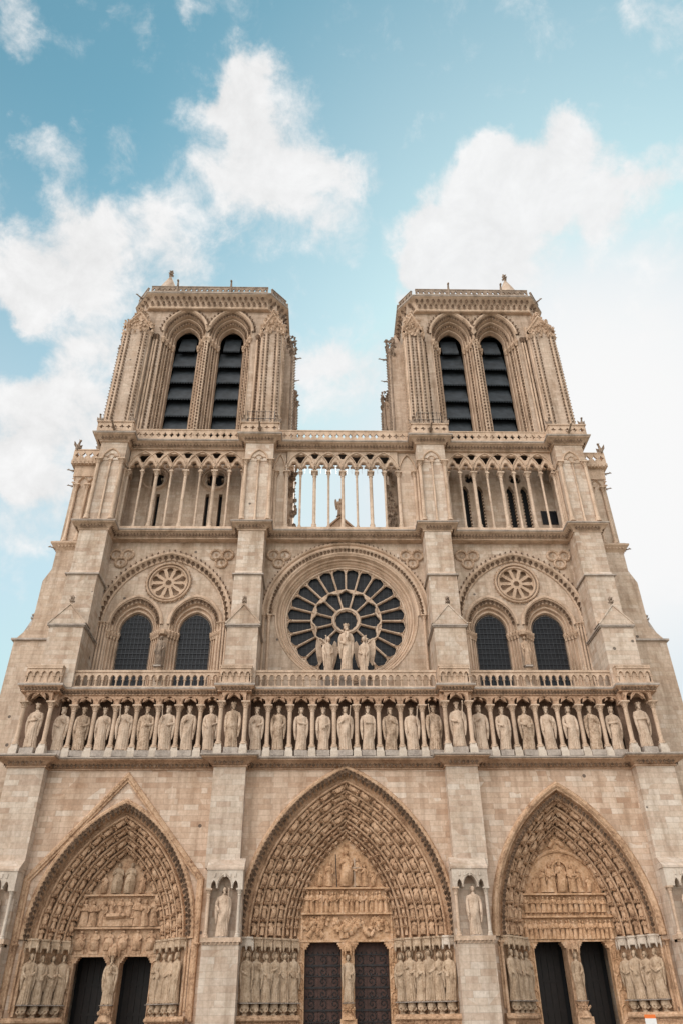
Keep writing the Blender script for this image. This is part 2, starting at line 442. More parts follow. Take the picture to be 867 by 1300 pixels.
def put_fig(mb, tmpl, pos, up, out, h, w=1.):
    up = Vector(up).normalized(); out = Vector(out); out = (out-up*out.dot(up)).normalized(); sx = up.cross(out)   # local x, -y = out
    Mx = Matrix(((sx[0], -out[0], up[0]), (sx[1], -out[1], up[1]), (sx[2], -out[2], up[2]))).to_4x4()
    Mx = Matrix.Translation(pos) @ Mx @ Matrix.Diagonal((h*w, h, h, 1))
    mb.join(tmpl, Mx)

# ------------------------------------------------------------------ the cathedral
CATH = empty('cathedral')
tag(CATH, 'pale gothic cathedral with two square belfry towers, a rose window and three carved portals', 'cathedral')
def part(name, mb, mat, parent=CATH, angle=38): return mb.build(name, mat, parent, angle)

B0 = [(-23.1, -20.6), (-9.1, -6.9), (6.85, 9.05), (20.1, 22.8)]
B1 = [(-23.1, -20.55), (-9.1, -6.85), (6.85, 9.05), (19.95, 22.5)]
B2 = [(-22.4, -19.85), (-8.95, -6.6), (6.85, 9.25), (19.75, 22.2)]
B3 = [(-22.1, -19.7), (-8.85, -6.3), (6.85, 9.4), (19.7, 22.3)]

# ---- level 0: portal wall
PORT = {'left': dict(cx=-14.85, a=5.08, zs=5.75, rise=7.9, ia=2.85, izs=5.3, irise=5.65, nf=4, door=2.45, dz=5.0),
        'centre': dict(cx=-.02, a=6.75, zs=5.8, rise=10.1, ia=3.15, izs=5.9, irise=6.0, nf=6, door=2.70, dz=5.66),
        'right': dict(cx=14.5, a=5.15, zs=5.75, rise=8.95, ia=3.10, izs=5.85, irise=6.25, nf=4, door=2.45, dz=5.62)}
m = MB()
m.poly(notched(-23.4, 23.1, 0, 16.0, [arch(p['cx'], p['a'], p['zs'], p['rise'], 20, 0) for p in PORT.values()]), 0, .8)
part('portal_wall', m, M['wall'])
for i, (a, b) in enumerate(B0):
    m = MB(); ax, bx = (a, b)
    m.box(ax, bx, -.8, .2, 9.6, 16.0)
    sx = -.12 if a < 0 else .0
    x0, x1 = (ax+.30, bx+.32) if a < 0 else (ax-.3, bx-.28)
    if abs(a) > 15: x0, x1 = (ax-.0, bx-.05) if a < 0 else (ax-.0, bx)
    zn0, zn1 = 5.66, 8.25
    c = (x0+x1)/2
    m.box(x0, x1, -1.5, .2, 0, 5.3)                       # pier foot
    m.box(x0, x0+.2, -1.1, .2, 5.3, 9.6); m.box(x1-.2, x1, -1.1, .2, 5.3, 9.6)
    m.box(x0+.2, x1-.2, -.75, .2, 5.3, 9.58)
    m.prism_yz([(-1.55, 9.38), (-1.55, 9.50), (-.78, 10.15), (-.78, 9.38)], x0-.06, x1+.06)
    bo = part('buttress', m, M['pier'])
    # niche
    nm = MB(); W_ = x1-x0
    tops = notched(x0-.013, x1+.013, 8.35, 9.38, [arch(c, .42, 8.45, .62, 6, 8.35), arch(c-.68, .16, 8.45, .35, 4, 8.35), arch(c+.68, .16, 8.45, .35, 4, 8.35)])
    nm.poly(tops, -1.5, -.8)
    nm.sweep_xz(arch(c, .45, 8.45, .68, 6), [(0, -1.5), (.03, -1.56), (.08, -1.5)])
    for q in range(5):
        nm.box(c-.72+q*.32, c-.60+q*.32, -1.56, -1.49, 8.98, 9.22)
    n_o = part('niche', nm, M['white'])
    for sg in (x0+.16, x1-.16):
        cm = MB(); column(cm, sg, -1.32, 5.66, 8.35, .10, .42, .25); cm.build('colonnette', M['white'] if sg > c else M['trim'], n_o)
    cm = MB(); cm.box(x0-.1, x1+.1, -1.62, -.7, 5.42, 5.662)
    for q in range(9): cm.bud((x0+.05+q*(W_-.1)/8, -1.58, 5.36), .10)
    cm.box(x0, x1, -1.54, -.7, 5.28, 5.42)
    cm.build('niche_shelf', M['trim'], n_o)

def portal(key):
    p = PORT[key]; cx = p['cx']; Yi = 2.35
    steps = {'centre': 7, 'left': 5, 'right': 5}[key]
    A = (cx, p['a'], p['zs'], p['rise'], 0.); B = (cx, p['ia'], p['izs'], p['irise'], Yi)
    def at_(s, y=None): return (cx, A[1]+(B[1]-A[1])*s, A[2]+(B[2]-A[2])*s, A[3]+(B[3]-A[3])*s, Yi*s if y is None else y)
    root = MB()
    # label mould and leaf band on the outer edge
    lab = arch(cx, p['a']+.12, p['zs'], p['rise']+.16, 22)
    root.sweep_xz(lab, [(-.16, 0), (-.16, -.10), (-.05, -.22), (.08, -.24), (.20, -.12), (.22, .02)])
    orders(root, A, at_(1/steps), 1, 5.75, 22, .3)
    lv = root; lv.cur = 1
    off = .06 if key != 'right' else .42
    leaves_xz(lv, arch(cx, p['a']-off, p['zs'], p['rise']-off*1.2, 22), -.16+off*.5, 0, .30, .17)
    if key != 'right': leaves_xz(lv, arch(cx, p['a']-off-.17, p['zs'], p['rise']-off-.2, 22), -.02, 0, .34, .14)
    host = part('archivolt', root, [M['portal'], M['leaf']])
    rnd = random.Random({'left': 1, 'centre': 2, 'right': 3}[key])
    for k in range(1, steps):
        s0, s1 = k/steps, (k+1)/steps
        mb = MB()
        orders(mb, at_(s0), at_(s1), 1, 5.7, 20, .30, 1.9)
        mid = at_((s0+s1)/2+.018); line = arch(cx, mid[1], mid[2], mid[3], 24)
        half = [q for q in line if q[0] <= cx+1e-6]
        L = sum((Vector(half[i+1])-Vector(half[i])).length for i in range(len(half)-1))
        small = key == 'centre' and k >= 5
        hgt = (.52 if small else (.86 if key != 'left' else .76))
        nn = max(4, int(L/(hgt*1.06))); st = L/nn
        pts = path_pts(half, st, .02)
        for (q, t) in pts[:nn]:
            for sg in (-1, 1):
                x = q[0] if sg < 0 else 2*cx-q[0]; tx = t[0] if sg < 0 else -t[0]
                nrm = Vector((-t[1], t[0])); nx = nrm[0] if sg < 0 else -nrm[0]
                y = mid[4]-.02
                up = (tx, 0, t[1]); out = (-nx*.75, -1., -nrm[1]*.75)
                ov = Vector(out).normalized()
                pos = Vector((x, y, q[1]))+ov*.04
                put_fig(mb, rnd.choice(REL if rnd.random() < .6 else RELS), pos+Vector(up)*.10, up, out, st*.86, min(1.15, (p['a']-p['ia'])/steps*.74/(.36*st*.86)))
                # canopy shelf above the figure
                c = pos+Vector(up)*(st*.97); 
                for e in (-.15, 0, .15):
                    side = Vector(up).cross(ov)
                    mb.bud(c+side*e+ov*.14, .10, ov)
                mb.ell(c-Vector(up)*.02+ov*.06, (.20, .20, .06), 7, 4)
        mb.build('archivolt_ring', M['portal'], host)
    # splayed jambs, canopies, consoles, plinth arcade
    jsd = {}
    for sg in (-1, 1):
        jm = MB(); xo, xi = cx+sg*p['a'], cx+sg*p['ia']
        jm.prism_xy([(xo, .0), (xi, Yi), (xi, 4.4), (xo+sg*.4, 4.4), (xo+sg*.4, .003)], 0, p['zs']-.05)
        jm.box(xo-sg*.02, xo+sg*.10, -.12, .3, 2.0, 5.2)
        jsd[sg] = part('jamb', jm, M['portal'])
    dl = p['door']
    for sg in (-1, 1):     # door side posts with small reliefs
        dm = MB(); xa, xb = cx+sg*dl, cx+sg*(p['ia']+.02)
        dm.box(xa, xb, Yi-.08, Yi+.5, 0, p['dz'])
        for q in range(6):
            z = p['dz']-.35-q*.82
            xm = (xa+xb)/2; w = abs(xa-xb)*.36
            dm.sweep_xz(arch(xm, w, z-.12, w*1.1, 4, z-.55), [(-.04, Yi-.08), (0, Yi-.14), (.05, Yi-.08)])
            put_fig(dm, REL[q % 5], Vector((xm, Yi-.10, z-.60)), (0, 0, 1), (0, -1, 0), .5, .9)
        for q in range(3): dm.box(xa-sg*.001, xa-sg*(.30-.09*q), Yi-.05+.002*q, Yi+.45, p['dz']-.13*(q+1), p['dz']-.13*q-.001)   # corbelled lintel shoulder
        dm.build('door_post', M['golden'] if key != 'left' else M['portal'], jsd[sg])
    for sg in (-1, 1):
        xo, xi = cx+sg*(p['a']-.1), cx+sg*(p['ia']+.12)
        dirv = Vector((xi-xo, Yi-.02)).normalized(); nv = Vector((dirv[1]*(-sg), dirv[0]*sg)) if False else Vector((-sg*dirv[1]*sg, 0))
        outn = Vector((-sg*abs(dirv[1]), -abs(dirv[0]))).normalized()
        L = Vector((xi-xo, Yi)).length; nf = p['nf']
        pm = MB(); js = jsd[sg]
        for k in range(nf):
            cm, km = MB(), MB()
            f = (k+.55)/(nf+.1)
            bx, by = xo+(xi-xo)*f, .02+(Yi-.05)*f
            px, py = bx+outn[0]*.36, by+outn[1]*.36
            # canopy: little castle with pointed arches hanging below
            cm.lathe(px-outn[0]*.1, py-outn[1]*.1, [(.40, 5.28), (.44, 5.32), (.44, 5.5), (.36, 5.52), (.36, 5.68), (.42, 5.70), (.42, 5.80), (.1, 5.82)], 6, rot=PI/6)
            for j in range(6):
                t = 2*PI*j/6+PI/6
                vx, vy = px-outn[0]*.1+.42*math.cos(t), py-outn[1]*.1+.42*math.sin(t)
                cm.lathe(vx, vy, [(.02, 5.06), (.06, 5.16), (.08, 5.30), (.06, 5.5), (.03, 5.62)], 5)
                for zz in (5.42, 5.60): cm.bud((vx, vy, zz), .07, (math.cos(t), math.sin(t), 0))
            # console: crouching bearer
            km.ell((px, py, 2.18), (.26, .24, .17), 8, 6); km.ell((px+U(-.08, .08), py-.16, 2.02), (.13, .14, .12), 7, 5)
            for sg2 in (-1, 1): km.tube([(px+sg2*.2, py-.05, 2.15), (px+sg2*.22, py-.22, 2.0), (px+sg2*.06, py-.26, 1.92)], [.07, .06, .04], 6)
            km.lathe(px, py, [(.2, 1.74), (.13, 1.86), (.16, 1.98), (.28, 2.10), (.26, 2.32), (.22, 2.36)], 8)
            # wall shaft between statues
            tx, ty = xo+(xi-xo)*(k/(nf+.1)+.02), .02+(Yi-.05)*(k/(nf+.1)+.02)
            pm.tube([(tx+outn[0]*.04, ty+outn[1]*.04, 1.8), (tx+outn[0]*.04, ty+outn[1]*.04, 5.3)], .09, 8)
            cm.build('canopy', M['white'] if (key == 'right' and sg > 0) or (key == 'centre' and k == 0) else M['jambstat'], js)
            km.build('console', M['jambstat'], js)
        # bench moulding and arcade below
        P0 = (xo-outn[0]*.2+sg*.3, .02-outn[1]*.2-.25); 
        pth = [(xo+sg*.25, -.08), (xo, -.08), (xi, Yi-.1)] if sg < 0 else [(xi, Yi-.1), (xo, -.08), (xo+sg*.25, -.08)]
        pm.sweep_xy(pth, [(-.3, 1.45), (.62, 1.45), (.70, 1.52), (.70, 1.62), (.60, 1.70), (.60, 1.76), (-.3, 1.76)])
        pm.sweep_xy(pth, [(-.3, 0), (.62, 0), (.62, 1.20), (.50, 1.22), (.50, 1.448), (-.3, 1.448)])
        for q, t in path_pts(pth, .42, .3):
            nx, ny = t[1], -t[0]
            for e in (-.15, 0, .15): pm.bud((q[0]+nx*.56+t[0]*e, q[1]+ny*.56+t[1]*e, 1.30+(.08 if e == 0 else 0)), .07, (nx, ny, 0))
        pm.build('plinth', M['portal'], js)
    # tympanum
    tz = p['izs']; ty = Yi+.02
    tm = MB()
    tm.poly([(cx-p['ia']-.1, p['dz'])] + [(x, z) for x, z in arch(cx, p['ia']+.05, tz+.02, p['irise']+.05, 18)] + [(cx+p['ia']+.1, p['dz'])], ty, ty+.5)
    if key == 'centre': regs = [(5.80, 7.22, 2.85), (7.34, 8.72, 2.75)]; tmat = M['golden']
    elif key == 'left': regs = [(5.08, 6.48, 2.70), (6.62, 8.38, 2.55)]; tmat = M['portal']
    else: regs = [(5.72, 6.95, 2.90), (7.25, 8.28, 2.75)]; tmat = M['golden']
    to = part('tympanum', tm, tmat)
    for ri, (z0, z1, hw) in enumerate(regs):
        rm = MB()
        rm.box(cx-hw-.12, cx+hw+.12, ty-.30, ty+.1, z1+.0, z1+.11)
        if key == 'right' and ri == 0:
            for q in range(24): rm.bud((cx-hw+q*(2*hw)/23, ty-.16, z1+.14), .10, (0, -1, .2))
        if ri == 0: rm.box(cx-hw-.12, cx+hw+.12, ty-.14, ty+.1, z0-.14, z0-.02)
        h = z1-z0
        if key == 'centre' and ri == 0:
            for sg in (-1, 1): rm.box(cx+sg*hw, cx+sg*(hw+.12), ty-.14, ty+.1, z0, z1)
            for q in range(44):    # crowd rising from their graves, tumbled
                x = cx-hw+.15+U(0, 2*hw-.3); z = z0+.05+U(0, h*.55)
                put_fig(rm, rnd.choice(REL+RELS), Vector((x, ty-.10, z)), (U(-.9, .9), 0, 1), (U(-.5,.5), -1, 0), U(.55, .85), 1.2)
        else:
            k = {('centre', 1): 17, ('left', 0): 6, ('left', 1): 9, ('right', 0): 20, ('right', 1): 15}[(key, ri)]
            for q in range(k):
                x = cx-hw+hw/k+q*2*hw/k
                if key == 'left' and ri == 0:
                    rm.box(x-.30, x+.30, ty-.12, ty, z0, z0+.42)
                    put_fig(rm, RELS[q % 3], Vector((x, ty-.08, z0+.22)), (0, 0, 1), (0, -1, 0), h*.80, 1.35)
                elif key == 'left' and ri == 1 and 2 < q < 6:
                    put_fig(rm, REL[q % 5], Vector((x, ty-.06, z0+.7)), (0, 0, 1), (0, -1, 0), h*.52, 1.2)
                else:
                    put_fig(rm, rnd.choice(REL), Vector((x+U(-.03, .03), ty-.14, z0)), (U(-.08, .08), 0, 1), (0, -1, 0), h*U(.84, .95), 1.05*min(1, (2*hw/k)/(h*.30)) if k > 10 else 1.0)
            if key == 'left' and ri == 1:
                rm.box(cx-.95, cx+.95, ty-.34, ty, z0, z0+.45); put_fig(rm, REL[2], Vector((cx-.75, ty-.40, z0+.58)), (1, 0, .02), (0, -.2, 1), 1.5, .9)
                rm.box(cx-1.0, cx+1.0, ty-.38, ty, z0+.45, z0+.53)
        rm.build('relief_band', tmat, to)
    # the scene in the point of the arch
    gz = regs[1][1]+.12
    tops = {'centre': [(-1.75, .95, 1), (-1.15, 1.50, 0), (0, 2.25, 2), (.78, 1.75, 0), (1.25, 1.35, 0), (1.80, .90, 1)],
            'left': [(-.42, 1.85, 2), (.42, 1.85, 2), (-1.25, 1.15, 1), (1.25, 1.15, 1)],
            'right': [(-1.85, .95, 1), (-1.25, 1.45, 0), (-.75, 1.75, 0), (0, 1.9, 2), (.75, 1.7, 0), (1.25, 1.4, 0), (1.8, .95, 1)]}[key]
    for dx, h, kind in tops:
        fm = MB(); tm_ = REL[int(abs(dx)*7) % 5] if kind == 0 else RELS[int(abs(dx)*5) % 3]
        put_fig(fm, tm_, Vector((cx+dx, ty-.12, gz+.05)), (0 if kind else -.04*dx, 0, 1), (0, -1, 0), h, .95)
        if kind == 2: fm.box(cx+dx-h*.17, cx+dx+h*.17, ty-.18, ty+.02, gz, gz+h*.36)
        if kind == 2 and key != 'left': fm.lathe(cx+dx, ty-.02, [(.01, gz+h*.80), (.01, gz+h*.81)], 6)
        fm.build('relief_figure', M['jambstat'] if (key == 'left' and kind == 2) else tmat, to)
    if key == 'centre':
        fm = MB(); fm.box(cx+.52, cx+.60, ty-.30, ty-.22, gz, gz+1.75); fm.box(cx+.32, cx+.98, ty-.31, ty-.23, gz+1.12, gz+1.20); fm.build('stone_cross', M['statue'], to)
        fm = MB(); fm.tube([(cx-.62, ty-.3, gz), (cx-.70, ty-.28, gz+2.0)], .035, 6); fm.build('lance', M['iron'], to)
    if key == 'right':
        fm = MB(); fm.sweep_xz(arch(cx, 2.55, gz+.02, 2.62, 12), [(-.1, ty), (-.1, ty-.1), (.0, ty-.16), (.1, ty-.1), (.1, ty)])
        fm.sweep_xz(arch(cx, .52, gz+1.45, .55, 8, gz), [(-.08, ty), (-.08, ty-.22), (.08, ty-.22), (.08, ty)])
        for sg in (-1, 1): put_fig(fm, RELS[1], Vector((cx+sg*.5, ty-.06, gz+2.85)), (-sg*.8, 0, 1), (0, -1, 0), .8, 1.1)
        fm.build('relief_arch', tmat, to)
    # lintel beam, trumeau, doors
    lm = MB(); lm.box(cx-dl, cx+dl, Yi-.04, Yi+.6, p['dz']+.001, p['dz']+.12)
    lm.build('lintel', tmat, to)
    tw = .40; tmx = MB(); tcx = cx+.05
    tmx.box(tcx-tw, tcx+tw, Yi-.15, Yi+1.0, 0, p['dz']-.02)
    tmx.box(tcx-tw-.1, tcx+tw+.1, Yi-.62, Yi+.1, 0, 1.55)
    tmx.lathe(tcx, Yi-.32, [(.52, 1.5), (.46, 1.56), (.42, 1.7), (.30, 1.9), (.32, 2.15), (.40, 2.28), (.40, 2.36)], 8, rot=PI/8)
    for j in range(8): tmx.bud((tcx-.35+j*.1, Yi-.66, 1.95+.1*(j % 2)), .10)
    tmx.lathe(tcx, Yi-.30, [(.34, 5.12 if key != 'left' else 4.98), (.38, 5.2), (.36, 5.42), (.2, 5.5), (.1, 5.66)], 6)
    for j in range(6):
        t = 2*PI*j/6; tmx.lathe(tcx+.34*math.cos(t), Yi-.30+.34*math.sin(t), [(.02, 4.9), (.06, 5.0), (.07, 5.2), (.02, 5.45)], 5)
    for sg in (-1, 1):
        for q in range(3): tmx.box(tcx+sg*tw, tcx+sg*(tw+.27-.08*q), Yi-.1+.002*q, Yi+.7, p['dz']-.03-.12*(q+1), p['dz']-.031-.12*q)
    to2 = part('trumeau', tmx, M['portal'] if key != 'centre' else M['golden'])
    for sg in (-1, 1):
        d0, d1 = tcx+sg*tw, cx+sg*dl
        x0, x1 = min(d0, d1), max(d0, d1)
        if key == 'centre':
            dm = MB(); yd = Yi+.75
            dm.box(x0-.1, x1+.1, yd, yd+.2, 0, p['dz']+.05)
            for q in range(8): dm.box(x0+(x1-x0)*q/8+.02, x0+(x1-x0)*(q+1)/8-.02, yd-.03, yd, 0, p['dz'])
            do = part('door', dm, M['redwood'])
            hm = MB()
            def scroll(cx_, cz_, r, turn, a0):
                pts = [(cx_+(r*(1-t/22))*math.cos(a0+turn*t*.42), yd-.06, cz_+(r*(1-t/22))*math.sin(a0+turn*t*.42)) for t in range(20)]
                hm.tube(pts, .028, 5)
                for t in range(2, 18, 3):
                    pp = Vector(pts[t]); hm.tube([pp, pp+Vector(((pp[0]-cx_)*.35, 0, (pp[2]-cz_)*.35))], [.03, .012], 4)
            w = x1-x0
            for z in (.8, 2.0, 3.2, 4.4):
                hm.box(x0, x1, yd-.10, yd-.04, z-.05, z+.05)
                for fx in (.18, .5, .82):
                    for tz_ in (-1, 1): scroll(x0+w*fx, z+tz_*.33, .27, tz_, -tz_*PI/2)
            for z in (1.38, 2.62, 3.82, 5.0):
                hm.box(x0, x1, yd-.09, yd-.04, z-.03, z+.03)
                for q in range(7): hm.ell((x0+w*(q+.5)/7, yd-.06, z+.07), (.06, .04, .09), 5, 4)
            hm.build('door_ironwork', M['iron'], do)
        else:
            dm = MB(); yd = Yi+2.0
            for q in range(5):
                dm.box(x0+(x1-x0)*q/5+.01, x0+(x1-x0)*(q+1)/5-.01, yd, yd+.12, 0, p['dz']+.6)
            for z in (.3, 1.9, 3.5, 5.1): dm.box(x0, x1, yd-.03, yd-.001, z-.08, z+.08)
            do = part('door', dm, M['wood'])
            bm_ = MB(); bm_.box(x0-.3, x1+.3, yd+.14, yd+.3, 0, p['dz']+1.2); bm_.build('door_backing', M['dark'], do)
    return p
for k in PORT: portal(k)
# pointed gable moulding over the left portal
m = MB()
m.sweep_xz([(-20.45, 1.6), (-20.45, 9.08), (-14.98, 15.45), (-9.42, 9.03), (-9.42, 1.6)], [(-.20, 0), (-.20, -.14), (-.08, -.14), (-.05, -.24), (.10, -.28), (.20, -.22), (.24, 0)])
part('portal_gable', m, M['portal'])
# thin shafts in the corners of side bays
for x in (-20.35, 9.45, -9.3, 19.8, -6.72, 6.68):
    m = MB(); column(m, x, -.18, 1.5, 5.5, .09, .35, .3); part('corner_shaft', m, M['portal'])

# ---- level 1: gallery of kings
P1 = plan(B0, 0, -.8, -23.1, 22.8, 4.0)
foliate_cornice('gallery_cornice', P1, 15.92, 16.66, .88, CATH, mat=M['arcade'], step=.30, r=.13)
P1b = plan(B1, .55, -.25, -23.1, 22.5, 4.0)
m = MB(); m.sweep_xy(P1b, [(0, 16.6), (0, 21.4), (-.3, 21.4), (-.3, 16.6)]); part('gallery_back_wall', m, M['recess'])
FWD = -1.25; GEN = -.45
cols = [(-22.78, FWD), (-20.90, FWD)] + [(x, GEN) for x in (-19.50, -17.98, -16.51, -14.99, -13.46, -11.99, -10.42)] + [(-8.86, FWD), (-7.12, FWD)] + \
       [(x, GEN) for x in (-5.58, -4.01, -2.39, -.83, .77, 2.37, 3.95, 5.53)] + [(7.06, FWD), (8.80, FWD)] + [(x, GEN) for x in (10.48, 12.10, 13.75, 15.37, 16.96, 18.55)] + [(20.10, FWD), (22.15, FWD)]
cm = MB(); column(cm, 0, 0, .66, 3.72, .155, .46, .25, 12)
c0 = part('gallery_column', cm, M['trim'])
cm = MB(); cm.box(-.28, .28, -.33, .30, .005, .36); cm.lathe(0, 0, [(.39, .355), (.31, .56), (.31, .665)], 4, rot=PI/4); cm.build('pedestal', M['white'], c0)
c0.location = (cols[0][0], cols[0][1], 16.66)
for x, y in cols[1:]: share('gallery_column', c0, CATH, (x, y, 16.66))
m = MB()
for (xa, ya), (xb, yb) in zip(cols, cols[1:]):
    if ya == yb:
        c = (xa+xb)/2; a = (xb-xa)/2-.20
        nt_ = trefoil_arch(c, a, 20.50, .50, 20.38)
        m.poly(notched(xa+.001, xb-.001, 20.38, 21.12, [nt_]), ya-.17, ya+.17)
        m.sweep_xz(trefoil_arch(c, a+.05, 20.50, .54), [(-.04, ya-.16), (.0, ya-.22), (.06, ya-.16)])
        m.bud((xa, ya-.2, 20.75), .11)
    else:
        # the step between wall bays and buttress bays: arch on the wall plane, return on the side
        yb_ = GEN; fx, bx = (xa, xb) if ya == FWD else (xb, xa)
        lo, hi = min(fx, bx), max(fx, bx)
        c = (lo+hi)/2; a = (hi-lo)/2-.20
        m.poly(notched(lo+.001, hi-.001, 20.38, 21.12, [trefoil_arch(c, a, 20.50, .50, 20.38)]), GEN-.17, GEN+.17)
        sx = fx+(.13 if bx > fx else -.13)
        m.box(sx-.12, sx+.12, FWD+.17, GEN-.172, 20.5, 21.118)
part('gallery_arcade', m, M['arcade'])
for x in (-22.78, 22.15):   # side bays at the ends
    m = MB(); m.box(x-.15, x+.15, FWD+.18, .6, 20.6, 21.11)
    part('gallery_end_arch', m, M['carved'])
P1c = plan(B1, -.62, -1.42, -23.1, 22.5, 4.0)
foliate_cornice('terrace_cornice', P1c, 21.06, 21.62, .34, CATH, mat=M['arcade'], step=.24, r=.11, back=-1.6)
m = MB(); m.box(-22.9, 22.3, -.3, 2.6, 21.3, 21.58); part('terrace_floor', m, M['ledge'])

def arcade_rail(name, x0, x1, y, z0, z1, n, solid=False, side=None):
    """parapet of small round arches on colonnettes"""
    w = (x1-x0)/n; m = MB()
    hz = z1-.16
    nts = [arch(x0+w*(i+.5), w*.34, hz-.42, w*.44, 5, hz-.55) for i in range(n)]
    m.poly(notched(x0, x1, hz-.55, hz, nts), y-.09, y+.09)
    m.box(x0-.04, x1+.04, y-.16, y+.16, hz+.001, z1)
    m.box(x0-.04, x1+.04, y-.15, y+.15, z0, z0+.14)
    if solid: m.box(x0+.02, x1-.02, y+.02, y+.12, z0+.14, hz)
    for i in range(n): m.sweep_xz(arch(x0+w*(i+.5), w*.36, hz-.42, w*.47, 5), [(-.03, y-.09), (0, y-.13), (.04, y-.09)])
    o = part(name, m, M['trim'])
    cm = MB(); column(cm, 0, 0, 0, hz-.55-z0-.14+.02, .055, .16, .10, 7, leaf=False)
    first = None
    for i in range(n+1):
        if first is None: first = cm.build('baluster', M['trim'], o); first.location = (x0+w*i, y, z0+.14)
        else: share('baluster', first, o, (x0+w*i, y, z0+.14))
    return o
for (a, b) in ((-20.3, -9.3), (-6.7, 6.7), (9.25, 19.75)): arcade_rail('balustrade', a, b, -.62, 21.62, 22.98, int((b-a)/.50))
for (a, b) in B1: arcade_rail('balustrade_block', a+.05, b-.02, -1.42, 21.62, 22.96, 5, True)
for (a, b) in B1:
    m = MB()
    for x in (a+.05, b-.05): m.box(x-.1, x+.1, -1.40, -.6, 21.62, 22.98)
    m.box(a-.05, b+.05, -1.6, -.6, 22.962, 23.06)
    part('balustrade_return', m, M['trim'])

# ---- level 2: windows and rose
RC = (.25, 28.95)
BAY = [(-14.72, (-17.0, -12.15)), (14.78, (12.2, 16.95))]
m = MB()
holes = [circle(RC[0], RC[1], 5.9, 64)]
nts = [arch(c, 5.35, 28.4, 6.35, 18, 21.5) for c, w in BAY]
m.poly(notched(-22.3, 22.1, 21.5, 36.5, nts), 2.3, 3.1, holes)
part('upper_wall', m, M['wall_up'])
for c, wins in BAY:
    m = MB()
    m.poly([(c-5.4, 21.5)] + [q for w in wins for q in arch(w, 2.05, 28.3, 2.45, 12, 21.5)] + [(c+5.4, 21.5)] + list(reversed(arch(c, 5.4, 28.4, 6.4, 18))), 2.62, 3.0, [circle(c, 32.15, 1.62, 40)])
    part('window_wall', m, M['wall_up'])
    m = MB(); big = arch(c, 5.35, 28.4, 6.35, 20)
    m.sweep_xz(big, [(-.42, 2.62), (-.42, 2.50), (-.30, 2.42), (-.22, 2.52), (-.10, 2.40), (0, 2.30), (.05, 2.18), (.16, 2.14), (.28, 2.20), (.30, 2.30)])
    m.cur = 1
    leaves_xz(m, arch(c, 5.18, 28.4, 6.15, 20), 2.46, 0, .50, .23)
    leaves_xz(m, arch(c, 5.60, 28.4, 6.66, 20), 2.14, 0, .50, .13, along=True)
    wa = part('window_arch', m, [M['trim'], M['leaf']])
    for sg in (-1, 1):
        for q in range(4): m = MB(); column(m, c+sg*(5.22-.24*q), 2.42+.05*q, 21.6, 28.45, .095, .42, .3); m.build('jamb_shaft', M['trim'], wa)
    for w in wins:
        m = MB()
        orders(m, (w, 2.08, 28.3, 2.50, 2.60), (w, 1.27, 28.0, 1.50, 3.35), 4, 21.6, 14)
        m.sweep_xz(arch(w, 2.10, 28.3, 2.54, 14), [(-.1, 2.62), (-.06, 2.46), (.06, 2.44), (.16, 2.50), (.18, 2.62)])
        m.cur = 1; leaves_xz(m, arch(w, 1.82, 28.25, 2.2, 14), 2.66, 0, .36, .17)
        wo = part('arched_window', m, [M['trim'], M['leaf']])
        for sg in (-1, 1):
            cm = MB()
            for q in range(4):
                x, y = w+sg*(2.0-.2*q), 2.58+.20*q
                cm.lathe(x, y, [(.10, 27.1), (.13, 27.3), (.19, 27.55), (.2, 27.62)], 8)
                cm.box(x-.17, x+.17, y-.17, y+.17, 27.60, 27.74)
                for j in range(5): cm.bud((x-.12+.06*j, y-.13, 27.36+.1*(j % 2)), .065)
            cm.build('capital', M['carved'], wo)
        gm = MB(); gm.poly(arch(w, 1.40, 28.0, 1.65, 12, 21.6), 3.38, 3.42); gm.build('glass', M['glass'], wo)
        bm_ = MB()
        for q in range(1, 8):
            x = w-1.22+q*2.44/8
            dz = 28.0+1.48*math.sqrt(max(0, 1-abs((x-w)/1.22)**1.7))
            bm_.box(x-.02, x+.02, 3.33, 3.36, 21.7, dz)
        z = 22.0
        while z < 29.3:
            hw = 1.22 if z < 28.0 else 1.22*(max(0, 1-((z-28.0)/1.5)))**.6
            bm_.box(w-hw, w+hw, 3.305, 3.332, z-.022, z+.022); z += .45
        bm_.build('window_bars', M['bar'], wo)
    # blind rose between the windows
    m = MB(); cz = 32.15
    hl = [circle(c+.0, cz, .26, 16)]
    for k in range(10):
        t = PI/2+2*PI*k/10; pts = []
        w_ = .26
        for rr, hwid in ((.50, .05), (1.05, .18)): pts.append((rr, -hwid))
        for j in range(7): 
            tt = -PI/2+PI*j/6; pts.append((1.20+.26*math.cos(tt), .28*math.sin(tt)))
        for rr, hwid in ((1.05, .18), (.50, .05)): pts.append((rr, hwid))
        hl.append([(c+r_*math.cos(t)-s_*math.sin(t), cz+r_*math.sin(t)+s_*math.cos(t)) for r_, s_ in pts])
    m.poly(circle(c, cz, 1.61, 48), 2.58, 2.72, hl); m.poly(circle(c, cz, 1.7, 24), 3.01, 3.05)
    for rr, yy in ((1.80, 2.36), (1.55, 2.42)):
        m.sweep_xz(list(reversed(circle(c, cz, rr, 40))), [(-.09, 2.6), (-.07, yy+.04), (0, yy), (.07, yy+.04), (.09, 2.6)], True)
    for k in range(32):
        t = 2*PI*k/32; m.bud((c+1.92*math.cos(t), 2.56, cz+1.92*math.sin(t)), .10, (0, -1, 0))

    part('blind_rose', m, M['carved'])
